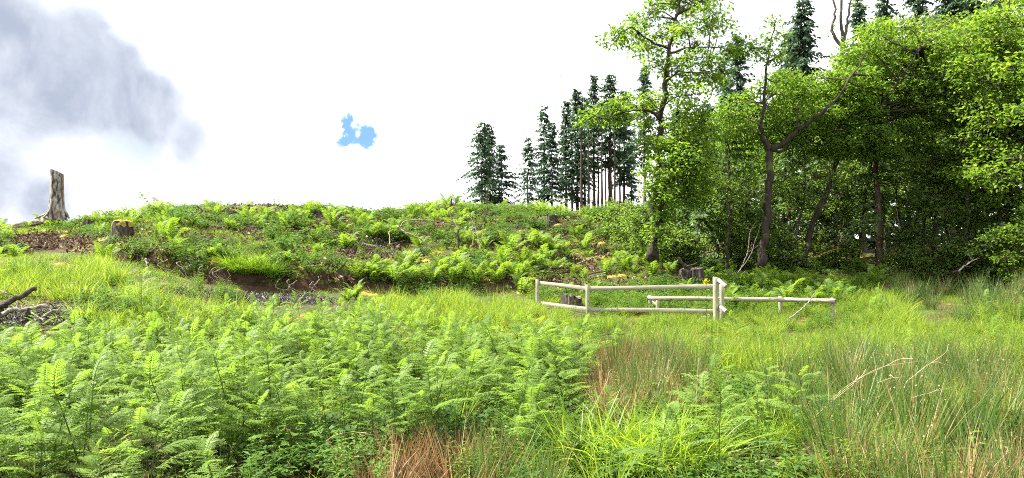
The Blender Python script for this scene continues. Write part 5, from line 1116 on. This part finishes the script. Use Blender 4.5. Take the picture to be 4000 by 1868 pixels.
# --- ochre moss cushions
def moss_patch():
    mb = MB(); rng = rg(1700); spots = []
    for px, py, n, sp in [(1360, 1010, 7, .5), (1400, 1030, 5, .4), (1560, 1020, 12, .6), (1590, 1035, 9, .5), (1180, 1070, 7, .6), (1120, 1075, 5, .5), (1250, 1080, 5, .5), (2100, 960, 6, .25), (2095, 985, 7, .3), (2105, 1015, 7, .35), (2120, 1040, 5, .3), (2120, 870, 6, .35), (2000, 925, 6, .5), (1960, 905, 4, .4), (2360, 1010, 12, .6), (2430, 1020, 16, .8), (2490, 1020, 12, .7), (1590, 1000, 10, .6), (1470, 1075, 8, .6), (2070, 905, 8, .5), (2230, 1000, 8, .5), (880, 1000, 6, .5), (1290, 1060, 8, .6), (2250, 1080, 7, .6), (2330, 1100, 7, .6), (2180, 1095, 6, .5), (1640, 1150, 5, .5), (1500, 1140, 4, .5), (2120, 1150, 6, .6), (330, 915, 7, .5), (390, 945, 6, .5), (520, 985, 5, .4), (280, 1040, 5, .4), (560, 1000, 4, .3), (2750, 1690, 6, .15)]:
        c = hit(px, py, 6)
        for _ in range(n): x, y = c[0] + rng.normal(0, sp), c[1] + rng.normal(0, sp * .7); spots.append((x, y, rng.uniform(.1, .26) * (.35 if c[1] < 10 else 1)))
    n = 10; a = np.linspace(0, 2 * np.pi, n, endpoint=False)
    for x, y, s in spots:
        z = hz(x, y)
        zz = h(x + A(0, .3, -.3, 0, 0), y + A(0, 0, 0, .3, -.3))
        if zz.max() - zz.min() > .3: continue
        rows = [np.stack([x + np.cos(a) * s * q * (1 + rng.normal(0, .12, n)), y + np.sin(a) * s * q * (1 + rng.normal(0, .12, n)), np.zeros(n) + s * .32 * hh + rng.normal(0, .012, n)], 1) for q, hh in ((1.25, -.5), (.9, .35), (.5, .75))]
        for R_ in rows: R_[:, 2] += h(R_[:, 0], R_[:, 1])
        V = np.vstack(rows + [[[x, y, z + s * .3]]]); b = mb.n; mb.add(V, [[r * n + j, r * n + (j + 1) % n, r * n + n + (j + 1) % n, r * n + n + j] for r in range(2) for j in range(n)]); mb.T.append(np.array([[b + 2 * n + j, b + 2 * n + (j + 1) % n, b + 3 * n] for j in range(n)]))
    o = mb.build('moss', M['moss'], smooth=True); tag(o, 'ochre yellow moss cushions over the soil of the slope', None, kind='stuff')
moss_patch()

# ------------------------------------------------------------------ single plants one can point to
def sapling(label, base, hgt, seed, n=12, leaf=(.09, .05), mat='herb', stem='redcane', lean=(0, 0), name='sapling', cat='sapling', start=.25, group=None, side=.0):
    rng = rg(seed); base = np.asarray(base, float); root = empty(name, tuple(base), label, cat, group)
    p = spline([A(0, 0, -.03), A(lean[0] * .3, lean[1] * .3, hgt * .5), A(lean[0], lean[1], hgt)], 5); mb = MB(); add_tube(mb, p, np.linspace(.006 + hgt * .004, .003, len(p)), 4); mb.build('stem', M[stem], root)
    me = MB(); v = np.repeat(.5, 4); V, Fq = leaf_quads(np.zeros((1, 3)), A(1, 0, .1)[None], A(0, 0, 1)[None], 1.0, leaf[1] / leaf[0], .15, .15, .42)
    # a leaf blade with a petiole, shared by all leaves of the plant
    t = np.array([0, .12, .3, .55, .8, 1]); w = np.array([0, .55, .95, 1, .6, 0]) * leaf[1] / leaf[0] / 2; z = -.18 * t ** 2
    Vl = np.vstack([np.stack([t, w, z + w * .35], 1), np.stack([t, -w, z + w * .35], 1), np.stack([t, 0 * t, z], 1)]); k = len(t)
    me.add(Vl, [[2 * k + i, 2 * k + i + 1, i + 1, i] for i in range(k - 1)] + [[k + i, k + i + 1, 2 * k + i + 1, 2 * k + i] for i in range(k - 1)], rng.uniform(.45, .7)); lm_ = me.mesh('leaf', M[mat])
    for i, f in enumerate(np.linspace(start, 1, n)):
        q = np.array([np.interp(f, np.linspace(0, 1, len(p)), p[:, j]) for j in range(3)]); az = i * 2.4 + rng.normal(0, .3); s = leaf[0] * rng.uniform(.75, 1.2) * (1.15 - .4 * f); off = A(math.cos(az), math.sin(az), .3) * rng.uniform(0, side)
        if side:
            tb_ = MB(); add_tube(tb_, [q, q + off], [.003, .002], 3); tb_.build('twig', M[stem], root)
        child('leaf', lm_, root, tuple(q + off), (rng.normal(0, .3), rng.uniform(-.6, .35), az), s)
    return root
def sap(label, px, py, d_top_py, seed, **k):
    p = hit(px, py, 5); return sapling(label, p, float(at(px, d_top_py, p[1])[2] - p[2]), seed, **k)
def sky_sap(label, px, py, top, d, seed, **k):
    p = on(px, d); return sapling(label, p, float(at(px, top, d)[2] - p[2]), seed, **k)
sky_sap('slender willow sapling against the sky left of centre', 553, 850, 752, 31.5, 1, n=40, leaf=(.2, .12), side=.3, start=.3)
sky_sap('pale leafy sapling on the skyline beside two dead sticks', 1100, 835, 752, 34, 2, n=34, leaf=(.19, .1), side=.24, start=.4)
sky_sap('wispy sapling on the skyline above the brash', 1650, 830, 770, 34, 3, n=16, leaf=(.13, .05), side=.2)
sky_sap('leafy sapling just right of the tall stump', 310, 860, 790, 31, 4, n=26, leaf=(.11, .06), side=.25)
sky_sap('tall thin shoot rising from the ferns right of the tall stump', 412, 860, 778, 31, 5, n=24, leaf=(.1, .055), side=.22)
sky_sap('bushy sapling between the moss-capped stump and the willow sapling', 460, 870, 800, 31, 6, n=30, leaf=(.11, .06), side=.3)
sky_sap('light green sapling before the ridge spruces', 2190, 860, 775, 37, 7, n=34, leaf=(.16, .09), side=.4)
sky_sap('young rowan on the slope right of the large grey stump', 2230, 890, 815, 34, 8, n=36, leaf=(.15, .085), side=.45)
sap('small sapling with round leaves standing over the mop-headed grass', 2960, 1770, 1545, 9, n=18, leaf=(.075, .055), side=.06, start=.45)
sap('broad-leaved seedling at the bottom right corner', 3800, 1868, 1690, 10, n=9, leaf=(.15, .06), mat='herb', stem='cane', start=.2)
sap('pale nettle-like plant at the bottom edge right of the lush grass', 3075, 1868, 1735, 11, n=16, leaf=(.09, .05), stem='cane', start=.15)
sap('second pale nettle-like plant with upright stem at the bottom edge', 3120, 1868, 1745, 12, n=16, leaf=(.085, .045), stem='cane', start=.15)
sap('low leafy plant left of the nettle-like plants', 2990, 1868, 1800, 13, n=12, leaf=(.09, .05), stem='cane', start=.15)
sap('tall willowherb stem with narrow leaves among the brown rushes', 2700, 1700, 1450, 14, n=22, leaf=(.12, .03))
sap('leafy willowherb shoot in front of the brown rush clump', 2540, 1640, 1480, 15, n=22, leaf=(.12, .035), stem='cane')
sap('yellow-green sapling seedling at the right end of the undergrowth', 2860, 1600, 1490, 16, n=14, leaf=(.12, .045), stem='cane')
sap('large bramble shoot with pale jagged leaves at the lower left', 1150, 1850, 1660, 17, n=14, leaf=(.12, .085), side=.14, start=.2)
sap('second bramble shoot with pale leaves at the lower left', 1060, 1860, 1740, 18, n=12, leaf=(.11, .08), side=.14, start=.2)
sap('small seedling with reddish tip on the track edge', 790, 1108, 1072, 19, n=9, leaf=(.12, .05), mat='herb')
for i, (px, py, tp) in enumerate([(1905, 820, 690), (1820, 850, 790), (2010, 855, 800), (2340, 870, 820), (2420, 900, 830), (1480, 860, 808), (1560, 855, 800), (830, 855, 800), (985, 850, 818)]):
    p = on(px, 36 if py < 860 else 33); sapling(['wispy sapling before the leftmost ridge spruces', 'low seedling on the skyline left of the ridge spruces', 'seedling below the lone thin spruce', 'leafy seedling under the ridge clump', 'leafy seedling at the right end of the ridge', 'fine seedling on the middle skyline', 'second fine seedling on the middle skyline', 'dry grassy stalk on the left skyline', 'small shoot on the skyline left of the dead sticks'][i], p, float(at(px, tp, p[1])[2] - p[2]), 1800 + i, n=22, leaf=(.1, .05), side=.25)
# willowherb with yellow flower before the gate post
yb = on(2758, 18.6); yf = sapling('tall weed with a yellow flower head before the gate post', yb, float(at(2758, 1100, 18.6)[2] - yb[2]), 21, n=14, leaf=(.13, .04), stem='cane', name='flowering_weed', cat='weed')
mb = MB(); rng = rg(9); P = rng.normal(0, .035, (40, 3)) + A(0, 0, float(at(2758, 1100, 18.6)[2] - yb[2])); V, Fq = leaf_quads(P, rng.normal(0, 1, (40, 3)), rng.normal(0, 1, (40, 3)), .045, .03); mb.add(V, Fq); mb.build('flower_head', rough_material('yellow_petal', [(.3, (.6, .42, .01)), (.7, (.75, .6, .02))], 10), yf)
# copper leaved wilted twigs on the brash
cb = hit(1700, 915, 24); mb = MB(); rng = rg(12); P = cb + A(0, 0, .35) + rng.normal(0, 1, (240, 3)) * A(.42, .3, .12); V, Fq = leaf_quads(P, rng.normal(0, 1, (240, 3)), rng.normal(0, .6, (240, 3)) + A(0, 0, 1), .1, .05); root = empty('wilted_branch', tuple(cb), 'wilted copper-leaved branch lying on the brash heap', 'branch')
mb.add(V, Fq, np.repeat(rng.uniform(0, 1, 240), 4)); mb.build('leaves', M['copper'], root, offset=cb); sm = MB()
for _ in range(6): a_ = rng.normal(0, 1, 3) * A(.5, .3, .05); add_tube(sm, spline([cb + A(0, 0, .2), cb + a_ * .5 + A(0, 0, .36), cb + a_ + A(0, 0, .34)], 3), np.linspace(.015, .005, 7), 4)
sm.build('stem', M['darkwood'], root, offset=cb)
# long bleached grass stalks arching over the rushes
for i, (pts, lab) in enumerate([([(3170, 1640, 8.6), (3290, 1530, 8.6), (3430, 1440, 8.7), (3600, 1410, 8.9)], 'long straw stalk arching from the hollow left of the rushes'), ([(3180, 1620, 8.7), (3320, 1500, 8.7), (3480, 1420, 8.8)], 'second straw stalk arching beside the longest one'), ([(3160, 1650, 8.5), (3260, 1560, 8.5), (3370, 1480, 8.6)], 'shorter straw stalk at the base of the arching ones'),
        ([(3530, 1500, 8.8), (3620, 1430, 8.8), (3690, 1380, 8.9), (3705, 1345, 9)], 'straw stalk bending up over the rushes'), ([(3560, 1555, 8.4), (3650, 1530, 8.4), (3740, 1508, 8.5)], 'nearly level straw stalk across the rushes'), ([(3430, 1495, 8.6), (3480, 1478, 8.6), (3540, 1472, 8.6)], 'small curved straw stalk in the rushes'),
        ([(1270, 1728, 7.2), (1310, 1700, 7.2), (1380, 1688, 7.2), (1460, 1700, 7.2)], 'curled bleached stalk over the coppery rushes'), ([(2240, 1740, 8), (2330, 1570, 8.2), (2385, 1460, 8.3)], 'straight straw stalk crossing the undergrowth'), ([(2720, 1640, 8.5), (2722, 1520, 8.5), (2728, 1400, 8.6)], 'upright straw stalk beside the brown rush clump')]):
    branch(lab, path_px(pts), .0034, .0018, 1900 + i, 'straw', 1, 'straw_stalk', 'bleached grass stalks', 4)['category'] = 'stalk'

# ------------------------------------------------------------------ labels that single out the ferns beside a landmark
def nearest_labels(stem_, marks, phrase, reach):
    plants = [o for o in COL.objects if o.parent is None and o.get('group') == stem_]
    if not plants: return
    P = np.array([tuple(o.location) for o in plants]); used = set()
    for mname in marks:
        for m in [o for o in COL.objects if o.parent is None and o.name.split('.')[0] == mname and o.get('label')]:
            same = [o for o in COL.objects if o.parent is None and o.get('label') == m['label']]
            if len(same) > 1: continue
            d = np.hypot(P[:, 0] - m.location.x, P[:, 1] - m.location.y); i = int(np.argmin(d))
            lab = phrase + m['label']
            if d[i] < reach and i not in used and len(lab.split()) <= 16: used.add(i); plants[i]['label'] = lab
nearest_labels('shuttlecock ferns on the felled slope', ('tall_stump', 'tree_stump', 'dead_branch', 'fallen_log', 'sapling'), 'fern growing nearest to the ', 1.6)
nearest_labels('ferns along the foot of the wood', ('forked_oak', 'leaning_oak', 'hemlock_tree', 'understorey_tree', 'hazel_shrub'), 'fern growing nearest to the ', 2.0)
nearest_labels('bramble bushes on the slope', ('tree_stump', 'dead_branch', 'sapling'), 'bramble bush nearest to the ', 2.0)
nearest_labels('bracken ferns in the near foreground', ('sapling', 'grass_tussock'), 'bracken fern nearest to the ', 1.2)
nearest_labels('green rush stand on the right', ('straw_stalk', 'sapling', 'grass_tussock'), 'rush tussock nearest to the ', 1.0)
